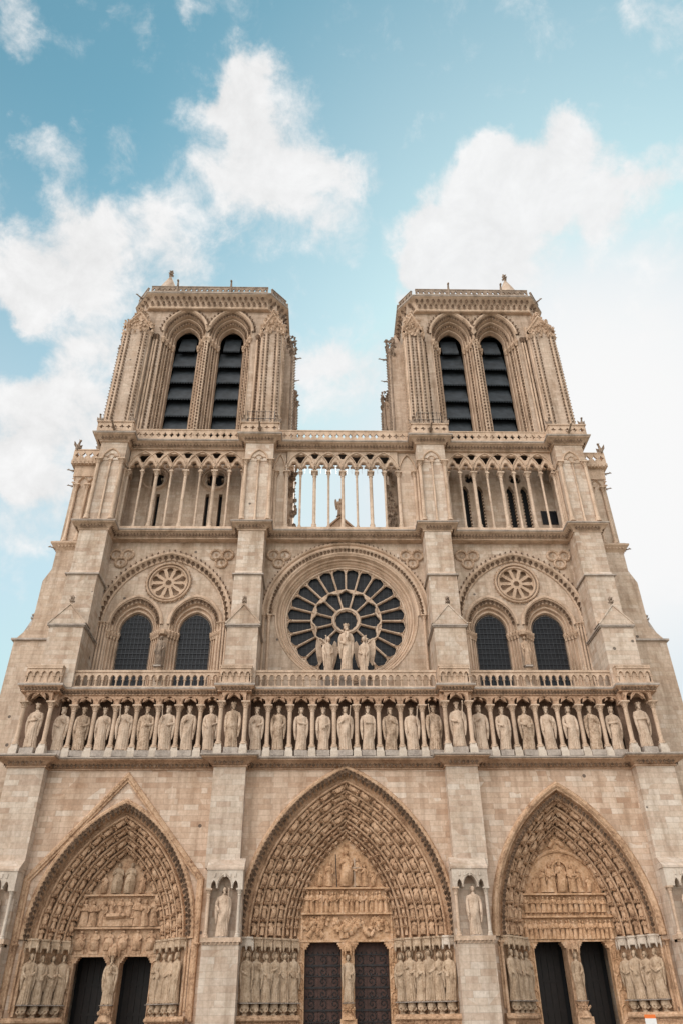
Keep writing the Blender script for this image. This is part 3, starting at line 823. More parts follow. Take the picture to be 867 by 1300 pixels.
# trefoil ornaments in the spandrels
for x in (-18.95, -10.4, -5.5, 5.95, 10.75, 18.75):
    m = MB(); cz = 34.45
    for k in range(3):
        t = PI/2+PI+2*PI*k/3; fx, fz = x+.58*math.cos(t), cz+.52*math.sin(t)
        ring = list(reversed(circle(fx, fz, .46, 20)))
        m.sweep_xz(ring, [(-.09, 2.30), (-.07, 2.14), (.02, 2.08), (.10, 2.16), (.11, 2.30)], True)
        for q in range(10):
            a_ = 2*PI*q/10; m.bud((fx+.46*math.cos(a_), 2.14, fz+.46*math.sin(a_)), .09, (0, -1, 0))
        m.bud((fx, 2.28, fz), .14)
    m.ell((x, 2.22, cz), (.22, .14, .22), 10, 6)
    part('trefoil_ornament', m, M['carved'])

# the rose
rx, rz = RC
m = MB()
m.sweep_xz(list(reversed(circle(rx, rz, 5.9, 96))), [(0, 2.35), (-.05, 2.26), (-.14, 2.26), (-.20, 2.42), (-.26, 2.62), (-.34, 2.56), (-.42, 2.62), (-.46, 2.82), (-.54, 2.76), (-.62, 2.84), (-.66, 3.02), (-.74, 2.98), (-.82, 3.10), (-.86, 3.4)], True)
ro = part('rose_window', m, M['trim'])
m = MB()     # archivolt above the rose on side colonnettes
ra = arch(rx, 6.45, 28.95, 6.45, 26)
m.sweep_xz(ra, [(-.62, 2.35), (-.60, 2.22), (-.50, 2.14), (-.40, 2.2), (-.34, 2.28), (-.14, 2.22), (-.06, 2.10), (.04, 2.06), (.14, 2.12), (.18, 2.24), (.30, 2.26), (.36, 2.10), (.46, 2.04), (.56, 2.10), (.58, 2.30)])
m.cur = 1
leaves_xz(m, arch(rx, 6.24, 28.95, 6.24, 26), 2.20, 0, .34, .17)
leaves_xz(m, arch(rx, 6.97, 28.95, 6.97, 26), 2.12, 0, .40, .13, along=True)
m.build('rose_archivolt', [M['trim'], M['leaf']], ro)
for sg in (-1, 1):
    for q in range(2): m = MB(); column(m, rx+sg*(6.75-.42*q), 2.18, 21.6, 28.95, .12, .42, .3); m.build('rose_shaft', M['trim'], ro)
# tracery
def petal(t, r0, r1, w0, w1, head, gap):
    """opening between two spokes, widening outwards, with a cusped head"""
    pts = [(r0, -w0), (r1-head*.55, -w1)]
    # three small lobes
    for c_, rad, a0, a1 in (((r1-head*.45, -w1*.52), w1*.50, -1.75, .35), ((r1-head*.28, 0), w1*.55, -1.05, 1.05), ((r1-head*.45, w1*.52), w1*.50, -.35, 1.75)):
        for j in range(5):
            a_ = a0+(a1-a0)*j/4; pts.append((c_[0]+rad*math.cos(a_), c_[1]+rad*math.sin(a_)))
    pts += [(r1-head*.55, w1), (r0, w0)]
    return [(rx+r_*math.cos(t)-s_*math.sin(t), rz+r_*math.sin(t)+s_*math.cos(t)) for r_, s_ in pts]
hl = []; NP = 24
for k in range(NP):
    t = PI/2+2*PI*(k+.5)/NP; hl.append(petal(t, 2.94, 4.88, .315, .52, .50, 0))
    t2 = PI/2+2*PI*k/NP
    rr = 4.84; hl.append([(rx+rr*math.cos(t2+d)*s_, rz+rr*math.sin(t2+d)*s_) for s_, d in ((.985, 0), (1.0, -.014), (1.012, 0), (1.0, .014))])
for k in range(12):
    t = PI/2+2*PI*k/12; hl.append(petal(t, 1.20, 2.66, .24, .56, .5, 0))
hl.append(foil(rx, rz, .92, 12, lobe=.22, n=5))
m = MB(); m.poly(circle(rx, rz, 5.06, 96), 3.22, 3.42, hl)
tr = m.build('tracery', M['trim'], ro)
m = MB()
for k in range(NP):
    t = PI/2+2*PI*k/NP; r0 = 2.95 if k % 2 == 0 else 2.62
    m.tube([(rx+r_*math.cos(t), 3.20, rz+r_*math.sin(t)) for r_ in (r0, 4.45)], .045, 8)
    m.ell((rx+4.45*math.cos(t), 3.19, rz+4.45*math.sin(t)), (.09, .08, .09), 8, 5)
    # arch heads
    tm = PI/2+2*PI*(k+.5)/NP
    m.sweep_xz([(rx+r_*math.cos(a_), rz+r_*math.sin(a_)) for r_, a_ in ((4.45, t), (4.78, t+.03), (4.86, tm-.055), (4.95, tm), (4.86, tm+.055), (4.78, t+2*PI/NP-.03), (4.45, t+2*PI/NP))], [(-.05, 3.22), (0, 3.12), (.05, 3.22)])
for k in range(12):
    t = PI/2+2*PI*(k+.5)/12
    m.tube([(rx+r_*math.cos(t), 3.20, rz+r_*math.sin(t)) for r_ in (1.12, 2.35)], .05, 8)
    m.ell((rx+2.36*math.cos(t), 3.19, rz+2.36*math.sin(t)), (.09, .08, .09), 8, 5)
    tt = PI/2+2*PI*k/12
    pts = []
    for r_, a_ in ((2.40, tt-.26), (2.62, tt-.24), (2.66, tt-.15), (2.80, tt-.10), (2.90, tt), (2.80, tt+.10), (2.66, tt+.15), (2.62, tt+.24), (2.40, tt+.26)):
        pts.append((rx+r_*math.cos(a_), rz+r_*math.sin(a_)))
    m.sweep_xz(pts, [(-.09, 3.22), (-.05, 3.10), (.05, 3.10), (.09, 3.22)])
for rr, w in ((1.05, .10), (5.0, .09)):
    m.sweep_xz(list(reversed(circle(rx, rz, rr, 64))), [(-w, 3.22), (-w*.6, 3.10), (w*.6, 3.10), (w, 3.22)], True)
m.build('tracery_moulding', M['statue'], ro)
m = MB(); m.poly(circle(rx, rz, 5.1, 64), 3.46, 3.50); m.build('glass', M['glass'], ro)
m = MB()
for k in range(-12, 13):
    x = rx+k*.4; hh = math.sqrt(max(0, 25.0-(k*.4)**2)); m.box(x-.01, x+.01, 3.44, 3.458, rz-hh, rz+hh); m.box(rx-hh, rx+hh, 3.435, 3.452, rz+k*.4-.01, rz+k*.4+.01)
m.build('window_bars', M['lead'], ro)

# buttresses at window level
for i, (a, b) in enumerate(B2):
    m = MB()
    m.box(a, b, -1.0, 2.5, 21.59, 26.45)
    m.box(a+.06, b-.06, -.1, 2.5, 26.3, 31.6)
    m.prism_yz([(-.12, 31.45), (.30, 32.05), (.30, 31.45)], a+.062, b-.062)
    m.box(a+.08, b-.08, .3, 2.5, 31.5, 36.4)
    bo = part('buttress', m, M['pier'])
    c = (a+b)/2; m = MB(); m.box(a-.18, b+.18, -1.18, 2.3, 26.45, 26.56); m.box(a-.10, b+.10, -1.09, 2.3, 26.36, 26.449)
    m.build('string_course', M['ledge'], bo)
    m = MB(); m.box(a-.10, b+.10, -.26, 2.3, 31.42, 31.54); m.build('string_course', M['ledge'], bo)
    m = MB()
    m.poly([(a-.14, 26.56), (b+.14, 26.56), (c, 28.15)], -1.14, -.08)
    m.sweep_xz([(a-.14, 26.60), (c, 28.22), (b+.14, 26.60)], [(-.03, -1.2), (.07, -1.2), (.07, 0.0), (-.03, 0.0)], False, True)
    m.build('gable', M['pier'], bo)
    m = MB(); finial(m, c, -1.05, 28.1, .95); m.build('finial', M['soot'], bo)

# ---- cornice under the colonnade
B2c = [(a+.05, b-.05) for a, b in B2]
P2 = plan(B2c, 1.75, .32, B2c[0][0], B2c[3][1], 5.0)
foliate_cornice('colonnade_cornice', P2, 35.95, 36.72, .66, CATH, step=.28, r=.13, back=-1.0)
m = MB(); m.box(-22, 22, 1.5, 5.0, 36.45, 36.70); part('colonnade_floor', m, M['ledge'])
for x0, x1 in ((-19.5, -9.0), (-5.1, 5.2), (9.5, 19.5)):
    m = MB(); m.box(x0, x1, 1.78, 3.4, 45.46, 45.53); part('passage_shade_slab', m, M['wood'])  # added slab above the passage; its dark colour stands in for shade behind the tracery

# ---- level 3: colonnade
ZC = 43.20; ZB = 37.0; YC = 1.6
m = MB(); m.sweep_xy(plan(B3, YC-.35, .1, B3[0][0], B3[3][1], 4.0), [(-.9, 36.72), (.06, 36.72), (.06, 36.9), (.0, 37.0), (-.9, 37.0)]); part('colonnade_plinth', m, M['trim'])
for i, (a, b) in enumerate(B3):
    m = MB()
    m.box(a+.12, b-.12, .35, 3.4, 37.0, 45.6)
    m.box(a, b, .30, 3.4, 43.5, 45.62)
    bo = part('pilaster', m, M['pier'])
    m = MB()
    for x in (a+.16, b-.16): column(m, x, .22, 37.0, 43.52, .16, .55, .5)
    column(m, (a+b)/2, .26, 37.0, 43.52, .085, .5, .4)
    for x in (a+.02, b-.02):
        for y in (1.0, 1.35): column(m, x, y, 37.0, 43.0, .10, .5, .4)
    m.build('pilaster_shaft', M['trim'], bo)
    m = MB(); c = (a+b)/2
    m.sweep_xz(arch(c, .78, 43.62, 1.15, 8), [(-.08, .3), (-.06, .20), (0, .16), (.08, .20), (.10, .3)])
    m.sweep_xz(arch(c, .36, 43.75, .42, 6), [(-.05, .3), (0, .20), (.06, .3)])
    for sg in (-1, 1): m.sweep_xz(arch(c+sg*.5, .42, 43.50, .42, 5), [(-.03, .3), (0, .22), (.04, .3)])
    m.build('blind_arch', M['carved'], bo)
def colonnade(x0, x1, pitch_main, first_main, solid_l=0, solid_r=0):
    """interlaced tracery over alternating thick and thin columns"""
    n = round((x1-x0)/pitch_main); p2 = (x1-x0)/n; p = p2/2
    root = MB(); holes = []
    zt = 45.62
    nts = []
    for k in range(2*n):
        c = x0+p*(k+.5); nts.append(trefoil_arch(c, p*.5-.13, 43.42, .84, ZC+.02))
    for k in range(n):
        c = x0+p2*(k+.5)
        holes.append(foil(c, 44.72, .56, 3, rot=-PI/2, n=7, lobe=.50))
    for k in range(1, n):
        c = x0+p2*k; holes.append(foil(c, 45.12, .46, 3, rot=-PI/2, n=6, lobe=.5))
        for sg in (-1, 1): holes.append([(c+sg*.16, 44.42), (c+sg*.08, 44.10), (c+sg*.30, 44.24)])
    root.poly(notched(x0, x1, ZC+.02, zt, nts), YC-.13, YC+.13, holes)
    for k in range(n):
        c = x0+p2*(k+.5)
        root.sweep_xz(arch(c, p2/2, 43.5, 1.95, 10), [(-.07, YC-.12), (-.04, YC-.24), (.04, YC-.24), (.07, YC-.12)])
        for sg in (-1, 1):
            t_ = foil(c, 44.72, .60, 3, rot=-PI/2, n=7, lobe=.5)
        if k: root.sweep_xz(arch(x0+p2*k, p2/2, 43.5, 1.95, 10), [(-.05, YC-.12), (-.03, YC-.20), (.03, YC-.20), (.05, YC-.12)])
        root.sweep_xz(list(reversed(t_)), [(-.03, YC-.12), (0, YC-.2), (.04, YC-.12)], True)
    for k in range(2*n):
        c = x0+p*(k+.5); root.sweep_xz(trefoil_arch(c, p*.5-.09, 43.42, .91), [(-.05, YC-.12), (0, YC-.21), (.05, YC-.12)])
    for k in range(2*n+1):
        for e in (-1, 1): root.bud((x0+p*k+e*.1, YC-.22, 43.55), .10)
        root.bud((x0+p*k, YC-.24, 43.95), .11)
    o = part('colonnade_tracery', root, M['statue'] if abs((x0+x1)/2) < 3 else M['trim'])
    for k in range(0, 2*n+1):
        x = x0+p*k; cm = MB(); thick = k % 2 == 0
        column(cm, x, YC, ZB, ZC+.03, .16 if thick else .10, .58, .55 if thick else .4, 12)
        part('colonnade_column', cm, M['statue'])
    return o
colonnade(-19.6, -9.0, 2.66, 0)
colonnade(-4.05+.08, 4.05+.2, 2.66-.6, 0) if False else None
colonnade(-5.08, 5.16, 2.56, 0)
colonnade(9.6, 19.6, 2.66, 0)
# solid half bays beside the central opening
for x0, x1 in ((-6.3, -5.16), (5.24, 6.85)):
    m = MB(); m.box(x0, x1, YC+.05, YC+2.4, 37.0, 45.62); c = (x0+x1)/2
    o = part('colonnade_end_wall', m, M['wall_up'])
    m = MB(); a = (x1-x0)/2
    m.sweep_xz(arch(c, a-.05, 43.4, 1.9, 8), [(-.08, YC+.05), (-.04, YC-.14), (.04, YC-.14), (.08, YC+.05)])
    for x in ((x0+.2,) if x0 < 0 else (x1-.2,)): column(m, x, YC-.06, 37.0, 43.2, .17, .58, .55, 12)
    m.build('blind_arch', M['trim'], o)
# tower walls behind the colonnade
for sgn in (-1, 1):
    x0, x1 = (-20.5, -5.4) if sgn < 0 else (5.5, 20.5)
    m = MB()
    if sgn < 0:
        hl = [[(x-.17, 38.0), (x+.17, 38.0), (x+.17, 42.55), (x-.17, 42.55)] for x in (-18.35, -17.22, -12.6, -11.35)]
        hl += [foil(x, 44.3, .95, 4, rot=PI/4) for x in (-17.75, -12.0)]
    else:
        hl = [arch(x, .36, 42.9, .8, 5, 38.0) for x in (11.72, 13.05, 16.04, 17.38)]
        hl += [foil(x, 44.55, .62, 4, rot=PI/4) for x in (12.38, 16.7)]
        hl += [[(x-.42, 39.3), (x+.42, 39.3), (x+.42, 40.5), (x-.42, 40.5)] for x in (19.12, 20.1)] if False else [[(18.62, 39.2), (19.24, 39.2), (19.24, 40.6), (18.62, 40.6)]]
    m.poly([(x0, 36.7), (x1, 36.7), (x1, 46.5), (x0, 46.5)], 4.2, 4.7, hl)
    wo = part('tower_lower_wall', m, M['wall_up'])
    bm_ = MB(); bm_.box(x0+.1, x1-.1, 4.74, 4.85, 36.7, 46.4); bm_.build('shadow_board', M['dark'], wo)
    if sgn > 0:
        lm = MB()
        for x in (11.72, 13.05, 16.04, 17.38):
            for q in range(14): lm.box(x-.36, x-.24, 4.25, 4.5, 38.0+q*.36, 38.14+q*.36); lm.box(x+.24, x+.36, 4.25, 4.5, 38.0+q*.36, 38.14+q*.36)
        for x in (11.72, 13.05, 16.04, 17.38): lm.box(x-.44, x-.362, 4.24, 4.52, 37.9, 43.1); lm.box(x+.362, x+.44, 4.24, 4.52, 37.9, 43.1)
        lm.build('slot_quoins', M['trim'], wo)
        lm = MB(); lm.box(18.62, 20.5, 4.05, 4.15, 39.2, 40.7)
        for x in (18.6, 19.2, 19.85, 20.5): lm.box(x-.04, x+.04, 3.98, 4.049, 39.2, 40.7)
        lm.build('small_window', M['glass'], wo)
        lm = MB()
    else:
        lm = MB()
        for x in (-17.75, -12.0):
            lm = MB(); lm.sweep_xz(list(reversed(circle(x, 44.3, 1.15, 28))), [(-.1, 4.2), (-.05, 4.08), (.08, 4.08), (.14, 4.2)], True)
            lm.sweep_xz(list(reversed(circle(x, 44.3, 1.4, 28))), [(-.06, 4.2), (0, 4.1), (.08, 4.2)], True)
            lm.build('oculus_ring', M['trim'], wo)

for sgn in (-1, 1):
    m = MB(); m.box(min(sgn*4.55, sgn*6.0), max(sgn*4.55, sgn*6.0), 4.2, 6.2, 36.5, 46.4)
    m.cur = 1
    for q in range(60): m.bud((sgn*(4.55+U(-.3, .5)), 4.2+U(-.25, .3), U(37.2, 45.2)), U(.16, .30), (-sgn*.7, -1, U(-.3, .6)))
    part('inner_tower_pier', m, [M['wall_up'], M['soot']])
# ---- chimera gallery cornice and parapet
B3p = [(a-.05, b+.05) for a, b in B3]
P3 = plan(B3p, YC-.25, .25, B3p[0][0], B3p[3][1], 5.0)
foliate_cornice('upper_cornice', P3, 45.55, 46.36, .72, CATH, step=.30, r=.14, back=-1.8, ledge=.2)
def openwork(name, x0, x1, y, z0, z1, pitch=.62, mat=None, thick=.16, axis='x', parent=CATH):
    n = max(1, round((x1-x0)/pitch)); w = (x1-x0)/n; m = MB(); zc = (z0+z1)/2
    h = (z1-z0)/2-.17
    hl = []
    for i in range(n):
        c = x0+w*(i+.5)
        pts = []
        for q in range(4):
            t = PI/2*q; a_ = (w*.44) if q % 2 == 0 else h*.86
            b_ = w*.20; bz = h*.34
            pts.append((c+a_*math.cos(t), zc+a_*math.sin(t)))
            pts.append((c+b_*math.sqrt(2)*math.cos(t+PI/4)*.8, zc+bz*math.sqrt(2)*math.sin(t+PI/4)*.9))
        hl.append(pts)
    m.poly([(x0, z0), (x1, z0), (x1, z1), (x0, z1)], y-thick/2, y+thick/2, hl)
    m.box(x0-.02, x1+.02, y-thick*.8, y+thick*.8, z1-.002, z1+.12)
    m.box(x0-.02, x1+.02, y-thick*.8, y+thick*.8, z0-.05, z0+.08)
    if axis == 'y':   # turn the panel to run along Y from its x0 origin
        m.v = [(parent_x(v), v[0]-x0+parent_y, v[2]) for v in m.v] if False else m.v
    return m
for (a, b) in ((-19.9, -8.9), (-6.3, 6.6), (9.4, 19.6)):
    part('gallery_parapet', openwork('p', a, b, .86, 46.36, 47.46), M['trim'])
for (a, b) in B3p:
    m = openwork('p', a-.3, b+.3, -.36, 46.36, 47.30, .62)
    for x in (a-.3, b+.3): m.box(x-.1, x+.1, -.38, .9, 46.38, 47.38)
    m.box(a-.45, b+.45, -.55, .2, 47.36, 47.46)
    part('gallery_parapet_block', m, M['trim'])

# ---- gargoyles and chimeras
def gargoyle_mesh():
    m = MB()
    m.tube([(0, .5, 0), (0, .1, .02), (0, -.35, .05), (0, -.75, .12), (0, -1.0, .20)], [.16, .17, .14, .11, .09], 8)
    m.ell((0, -1.12, .24), (.11, .17, .12), 8, 6); m.ell((0, -1.28, .20), (.07, .10, .06), 7, 5)
    for s_ in (-1, 1):
        m.tube([(s_*.07, -1.05, .32), (s_*.11, -1.0, .44)], [.035, .008], 5)
        m.tube([(s_*.12, -.2, .0), (s_*.17, -.42, -.12), (s_*.13, -.6, -.05)], [.06, .05, .03], 6)
        m.tube([(s_*.1, .0, .14), (s_*.24, .1, .30), (s_*.16, .35, .34)], [.05, .04, .01], 5)
    return m
def chimera_mesh():
    m = MB()
    m.lathe(0, 0, [(.16, 0), (.17, .1), (.20, .25), (.17, .5), (.13, .66)], 9)
    m.tube([(0, .02, .6), (0, -.08, .78), (0, -.16, .9)], [.12, .09, .08], 8)
    m.ell((0, -.2, .95), (.10, .14, .11), 8, 6); m.tube([(0, -.28, .93), (0, -.42, .88)], [.06, .02], 6)
    for s_ in (-1, 1):
        m.tube([(s_*.08, -.15, 1.02), (s_*.10, -.1, 1.14)], [.03, .008], 5)
        m.tube([(s_*.15, -.02, .55), (s_*.2, -.16, .3), (s_*.12, -.22, .05)], [.06, .05, .05], 6)
        m.poly([(s_*.12, .3), (s_*.34, .55), (s_*.36, .9), (s_*.2, .75), (s_*.1, .6)], .06, .12)
    return m
gm = gargoyle_mesh(); g0 = None
def gargoyle(x, y, z, rz, s_=1.):
    global g0
    if g0 is None: g0 = gm.build('gargoyle', M['soot'], CATH); o = g0; o.location = (x, y, z); o.rotation_euler = (0, 0, rz)
    else: o = share('gargoyle', g0, CATH, (x, y, z), rz)
    o.scale = (s_, s_, s_)
cm_ = chimera_mesh(); ch0 = None
def chimera(x, y, z, rz, s_=1.):
    global ch0
    if ch0 is None: ch0 = cm_.build('chimera', M['soot'], CATH); o = ch0; o.location = (x, y, z); o.rotation_euler = (0, 0, rz)
    else: o = share('chimera', ch0, CATH, (x, y, z), rz)
    o.scale = (s_, s_, s_)
for (a, b) in B3p: gargoyle((a+b)/2, -.55, 46.45, 0, .8)
for x in (-22.5, -19.5, -9.1, -6.0, 6.6, 9.7, 19.5, 22.6): chimera(x, -.2, 47.4, 0, .95)

# ---- lateral buttresses beyond the outer ones
for sgn in (-1, 1):
    def X(v): return sgn*v
    m = MB()
    def bx(a, b, y0, y1, z0, z1): m.box(min(X(a), X(b)), max(X(a), X(b)), y0, y1, z0, z1)
    bx(20.8, 27.05, 4.0, 7.2, 0, 27.6)
    m.poly([(X(18), 27.6), (X(27.05), 27.6), (X(25.95), 28.9), (X(25.95), 33.1), (X(25.4), 34.3), (X(25.4), 36.3), (X(18), 36.3)], 4.05, 7.1)
    bx(18, 25.3, 4.1, 7.0, 36.9, 45.7)
    bx(20.7, 23.2, 2.9, 4.6, 0, 36.5)
    bo = part('side_buttress', m, M['wall_up'])
    m = MB(); m.box(min(X(24), X(27.25)), max(X(24), X(27.25)), 3.8, 7.4, 27.5, 27.66)
    m.build('string_course', M['ledge'], bo); m = MB()
    m.box(min(X(22.5), X(25.7)), max(X(22.5), X(25.7)), 3.8, 7.3, 36.9, 37.05)
    m.build('string_course', M['ledge'], bo)
    m = MB(); m.sweep_xy([(X(25.4), 8), (X(25.4), 4.1), (X(22), 4.1)] if sgn > 0 and False else ([(X(25.4), 7.0), (X(25.4), 4.1), (X(22.2), 4.1)] if sgn < 0 else [(X(22.2), 4.1), (X(25.4), 4.1), (X(25.4), 7.0)]),
                         [(-.4, 36.2), (.05, 36.2), (.25, 36.5), (.5, 36.75), (.5, 36.9), (-.4, 36.9)])
    leaves_xy(m, [(X(25.4), 7.0), (X(25.4), 4.1), (X(22.2), 4.1)] if sgn < 0 else [(X(22.2), 4.1), (X(25.4), 4.1), (X(25.4), 7.0)], .3, 36.55, .3, .14)
    m.build('side_cornice', M['carved'], bo)
    m = MB(); m.lathe(X(26.2), 4.6, [(.55, 27.66), (.5, 28.4), (.06, 29.7)], 4, rot=PI/4); finial(m, X(26.2), 4.6, 29.4, .9); m.build('pinnacle', M['ledge'], bo)
    m = MB()
    for x in (24.9, 23.9, 22.9): column(m, X(x), 3.98, 37.05, 43.4, .14, .6, .5)
    for x in (24.4, 23.4): m.sweep_xz(arch(X(x), .5, 43.4, .9, 6), [(-.08, 4.1), (0, 3.9), (.1, 4.1)])
    m.box(min(X(22), X(25.5)), max(X(22), X(25.5)), 3.98, 4.2, 44.4, 45.7)
    for q in range(5): m.bud((X(25.3), 4.1, 43.6+q*.45), .22, (sgn, -.2, .2))
    m.build('side_colonnette', M['trim'], bo)
    m = MB(); m.box(min(X(22), X(25.85)), max(X(22), X(25.85)), 3.6, 7.6, 45.7, 46.1)
    for q in range(10): m.bud((X(22.4+q*.36), 3.7, 45.75), .16)
    m.join(openwork('p', min(X(22.4), X(25.75)), max(X(22.4), X(25.75)), 3.75, 46.15, 47.3))
    m.box(X(25.75)-.1, X(25.75)+.1, 3.75, 7.4, 46.1, 47.4)
    m.build('side_parapet', M['trim'], bo)
    chimera(X(25.6), 3.8, 47.3, -sgn*.8, 1.2)
    gargoyle(X(25.5), 4.2, 45.2, sgn*PI/2, .6); gargoyle(X(25.4), 4.5, 43.6, sgn*PI/2, .5)
    gargoyle(X(25.5), 4.3, 36.6, sgn*PI/2, .6)

# ---- the towers
def tower(sgn):
    def X(v): return sgn*v
    def rng(a, b): return min(X(a), X(b)), max(X(a), X(b))
    wins = (16.72, 11.85) if sgn < 0 else (16.75, 12.12); WY = 2.7; ip, iq, sa, sb = (6.05, 8.35, 5.0, 6.6) if sgn < 0 else (6.75, 8.7, 5.25, 7.2)
    m = MB()
    nts = [arch(X(w), 2.30, 63.0, 3.45, 14, 46.4) for w in wins]
    x0, x1 = rng(7.0 if sgn < 0 else 7.4, 21.6)
    m.poly(notched(x0, x1, 46.4, 68.0, nts), WY, WY+1.2)
    # side and back walls
    m.box(*rng(20.6, 21.6), WY+1.25, 15.5, 46.4, 68.0); m.box(*rng(6.4 if sgn < 0 else 7.0, 7.4 if sgn < 0 else 7.9), WY+1.25, 15.5, 46.4, 68.0); m.box(x0, x1, 15.5, 16.5, 46.4, 68.0)
    m.box(x0+.1, x1-.1, 3.95, 16.0, 66.9, 67.9)
    for c in (7.6, 21.0): pass
    T = part('belfry_tower', m, M['tower'])
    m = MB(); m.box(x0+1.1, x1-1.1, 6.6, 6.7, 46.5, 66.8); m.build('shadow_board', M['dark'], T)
    for w in wins:
        wx = X(w)
        m = MB()
        orders(m, (wx, 2.32, 63.0, 3.48, WY-.02), (wx, 1.24, 63.1, 1.75, 4.4), 5, 46.4, 14, .46, 1.5)
        m.sweep_xz(arch(wx, 2.36, 63.0, 3.55, 14), [(-.12, WY), (-.08, WY-.16), (.04, WY-.2), (.16, WY-.14), (.18, WY)])
        m.cur = 1
        leaves_xz(m, arch(wx, 2.58, 63.0, 3.78, 14), WY-.12, 0, .55, .20, along=True)
        leaves_xz(m, arch(wx, 2.02, 63.0, 3.05, 14), WY+.22, 0, .34, .15)
        leaves_xz(m, arch(wx, 1.58, 63.0, 2.35, 14), WY+.92, 0, .34, .13)
        for sg in (-1, 1):   # vertical crocket rows and capitals on the jambs
            for q, (dx, dy) in enumerate(((2.16, .10), (1.72, .80))):
                z = 47.4
                while z < 61.6: m.bud((wx+sg*dx, WY+dy, z), .125, (0, -1, .1)); z += .42
        m.cur = 2
        for sg in (-1, 1):
            for q in range(4):
                x, y = wx+sg*(2.2-.27*q), WY+.45*q-.02
                m.lathe(x, y, [(.13, 61.3), (.16, 61.5), (.24, 61.85), (.25, 61.95)], 8); m.box(x-.2, x+.2, y-.2, y+.2, 61.95, 62.1)
                for j in range(4): m.bud((x-.12+.08*j, y-.16, 61.6+.14*(j % 2)), .09)
        m.build('belfry_window', [M['trim'], M['leaf'], M['carved']], T)
        for k in range(7):   # louvres: big slanted lead boards
            z = 47.9+k*2.35
            lm = MB(); hw = 1.26 if z < 62 else .9
            lm.prism_yz([(4.5, z), (4.5, z+.10), (5.35, z+2.75), (5.42, z+2.7)], wx-hw, wx+hw)
            nn = 9
            for q in range(nn):
                xx = wx-hw+2*hw*(q+.5)/nn
                lm.add([(xx-hw/nn, 4.55, z+.02), (xx+hw/nn, 4.55, z+.02), (xx, 4.50, z-.22)], [(0, 1, 2)])
            lo = lm.build('louvre', M['louvre'], T)
    for dx in (19.55, 8.85, 19.85):
        m = MB(); xx = X(dx); m.tube([(xx, WY-.16, 46.4), (xx, WY-.16, 62.0)], .11, 8)
        m.cur = 1; z = 47.3
        while z < 61.8: m.bud((xx+.22, WY-.05, z), .13, (0, -1, .1)); z += .42
        m.lathe(xx, WY-.16, [(.12, 61.6), (.15, 61.8), (.24, 62.15), (.24, 62.3)], 8)
        m.build('wall_shaft', [M['trim'], M['leaf']], T)
    # central pier between windows: shafts
    m = MB(); cpx = X((wins[0]+wins[1])/2)
    for dx, rr in ((-.12, .08), (.14, .10), (0, .07)):
        m.tube([(cpx+dx, WY-.10, 46.4), (cpx+dx, WY-.10, 62.0)], rr, 8)
    lf = MB(); z = 47.4
    while z < 61.8: lf.bud((cpx+.02, WY-.18, z), .13); z += .42
    m.sub(lf)
    m.bud((cpx, WY-.2, 63.2), .35)
    for q in range(5): m.bud((cpx-.2+.1*q, WY-.18, 61.7+.15*(q % 2)), .13)
    m.build('window_mullion_pier', [M['trim'], M['leaf']], T)
    # corner piers with crocketed shafts, gablets at the head
    for (a, b, y0, yt) in ((20.1, 22.95, 1.75, 64.2), (ip, iq, 1.75, 64.6)):
        p0, p1 = rng(a, b); w = p1-p0
        m = MB()
        m.prism_xy([(p0+.25, y0), (p1-.25, y0), (p1, y0+.35), (p1, 4.5), (p0, 4.5), (p0, y0+.35)], 46.4, 62.3)
        pm = m.build('corner_pier', M['tower'], T)
        m = MB()
        xs = [p0+.06, p0+.55, p1-.55, p1-.06]
        for x in xs: m.tube([(x, y0+(.28 if x in (xs[0], xs[3]) else -.02), 46.4), (x, y0+(.28 if x in (xs[0], xs[3]) else -.02), 61.8)], .10, 8)
        lf = MB()
        for x in (p0+.31, p1-.31, p0+.78, p1-.78):
            z = 47.2
            while z < 61.7: lf.bud((x, y0-.06+(.05 if x in (p0+.31, p1-.31) else 0), z), .125, (0, -1, .1)); z += .42
        m.sub(lf)
        for x in xs:
            yy = y0+(.28 if x in (xs[0], xs[3]) else -.02)
            m.lathe(x, yy, [(.11, 61.5), (.14, 61.7), (.22, 62.05), (.22, 62.2)], 8)
            for j in range(4): m.bud((x-.12+.08*j, yy-.16, 61.85), .10)
        ps = (m, pm)
        m = MB(); c = (p0+p1)/2
        m.poly([(p0+.2, 62.3), (p1-.2, 62.3), (p1-.35, 63.0), (c, 64.6), (p0+.35, 63.0)], y0+.05, 3.2)
        m.sweep_xz(arch(c, w*.30, 62.5, w*.36, 8), [(-.07, y0+.05), (0, y0-.1), (.09, y0+.05)])
        m.sweep_xz([(p0+.1, 62.7), (c, 64.8), (p1-.1, 62.7)], [(-.1, y0+.05), (0, y0-.12), (.12, y0-.12), (.12, 3.0)])
        m.lathe(c, 2.6, [(w*.42, 62.3), (w*.36, 63.6), (w*.16, 65.3), (.06, 66.4)], 4, rot=PI/4)
        for sg in (-1, 1):
            for q in range(6): m.bud((c+sg*(w*.5-.05)*(1-q/6), y0-.05, 62.75+q*.35), .17, (sg*.8, -.8, .5))
            for q in range(4): m.bud((c+sg*(w*.5+.05), y0+.3, 61.7+q*.5), .25, (sg, -.4, .4))
        for q in range(70): zz_ = U(61.6, 65.6); wv_ = (w*.5+.18)*(1-max(0, zz_-62.6)/4.2); m.bud((c+U(-wv_, wv_), y0-.12+max(0, zz_-62.6)*.22+U(-.1, .1), zz_), U(.15, .26), (U(-1, 1), -1, U(-.3, .6)))
        finial(m, c, y0+.1, 64.6, 1.2)
        m.build('pier_gablet', M['carved'], pm)
        ez = 47.4; ex = X(22.95) if a > 15 else X(ip); od = sgn if a > 15 else -sgn
        m, pm = ps
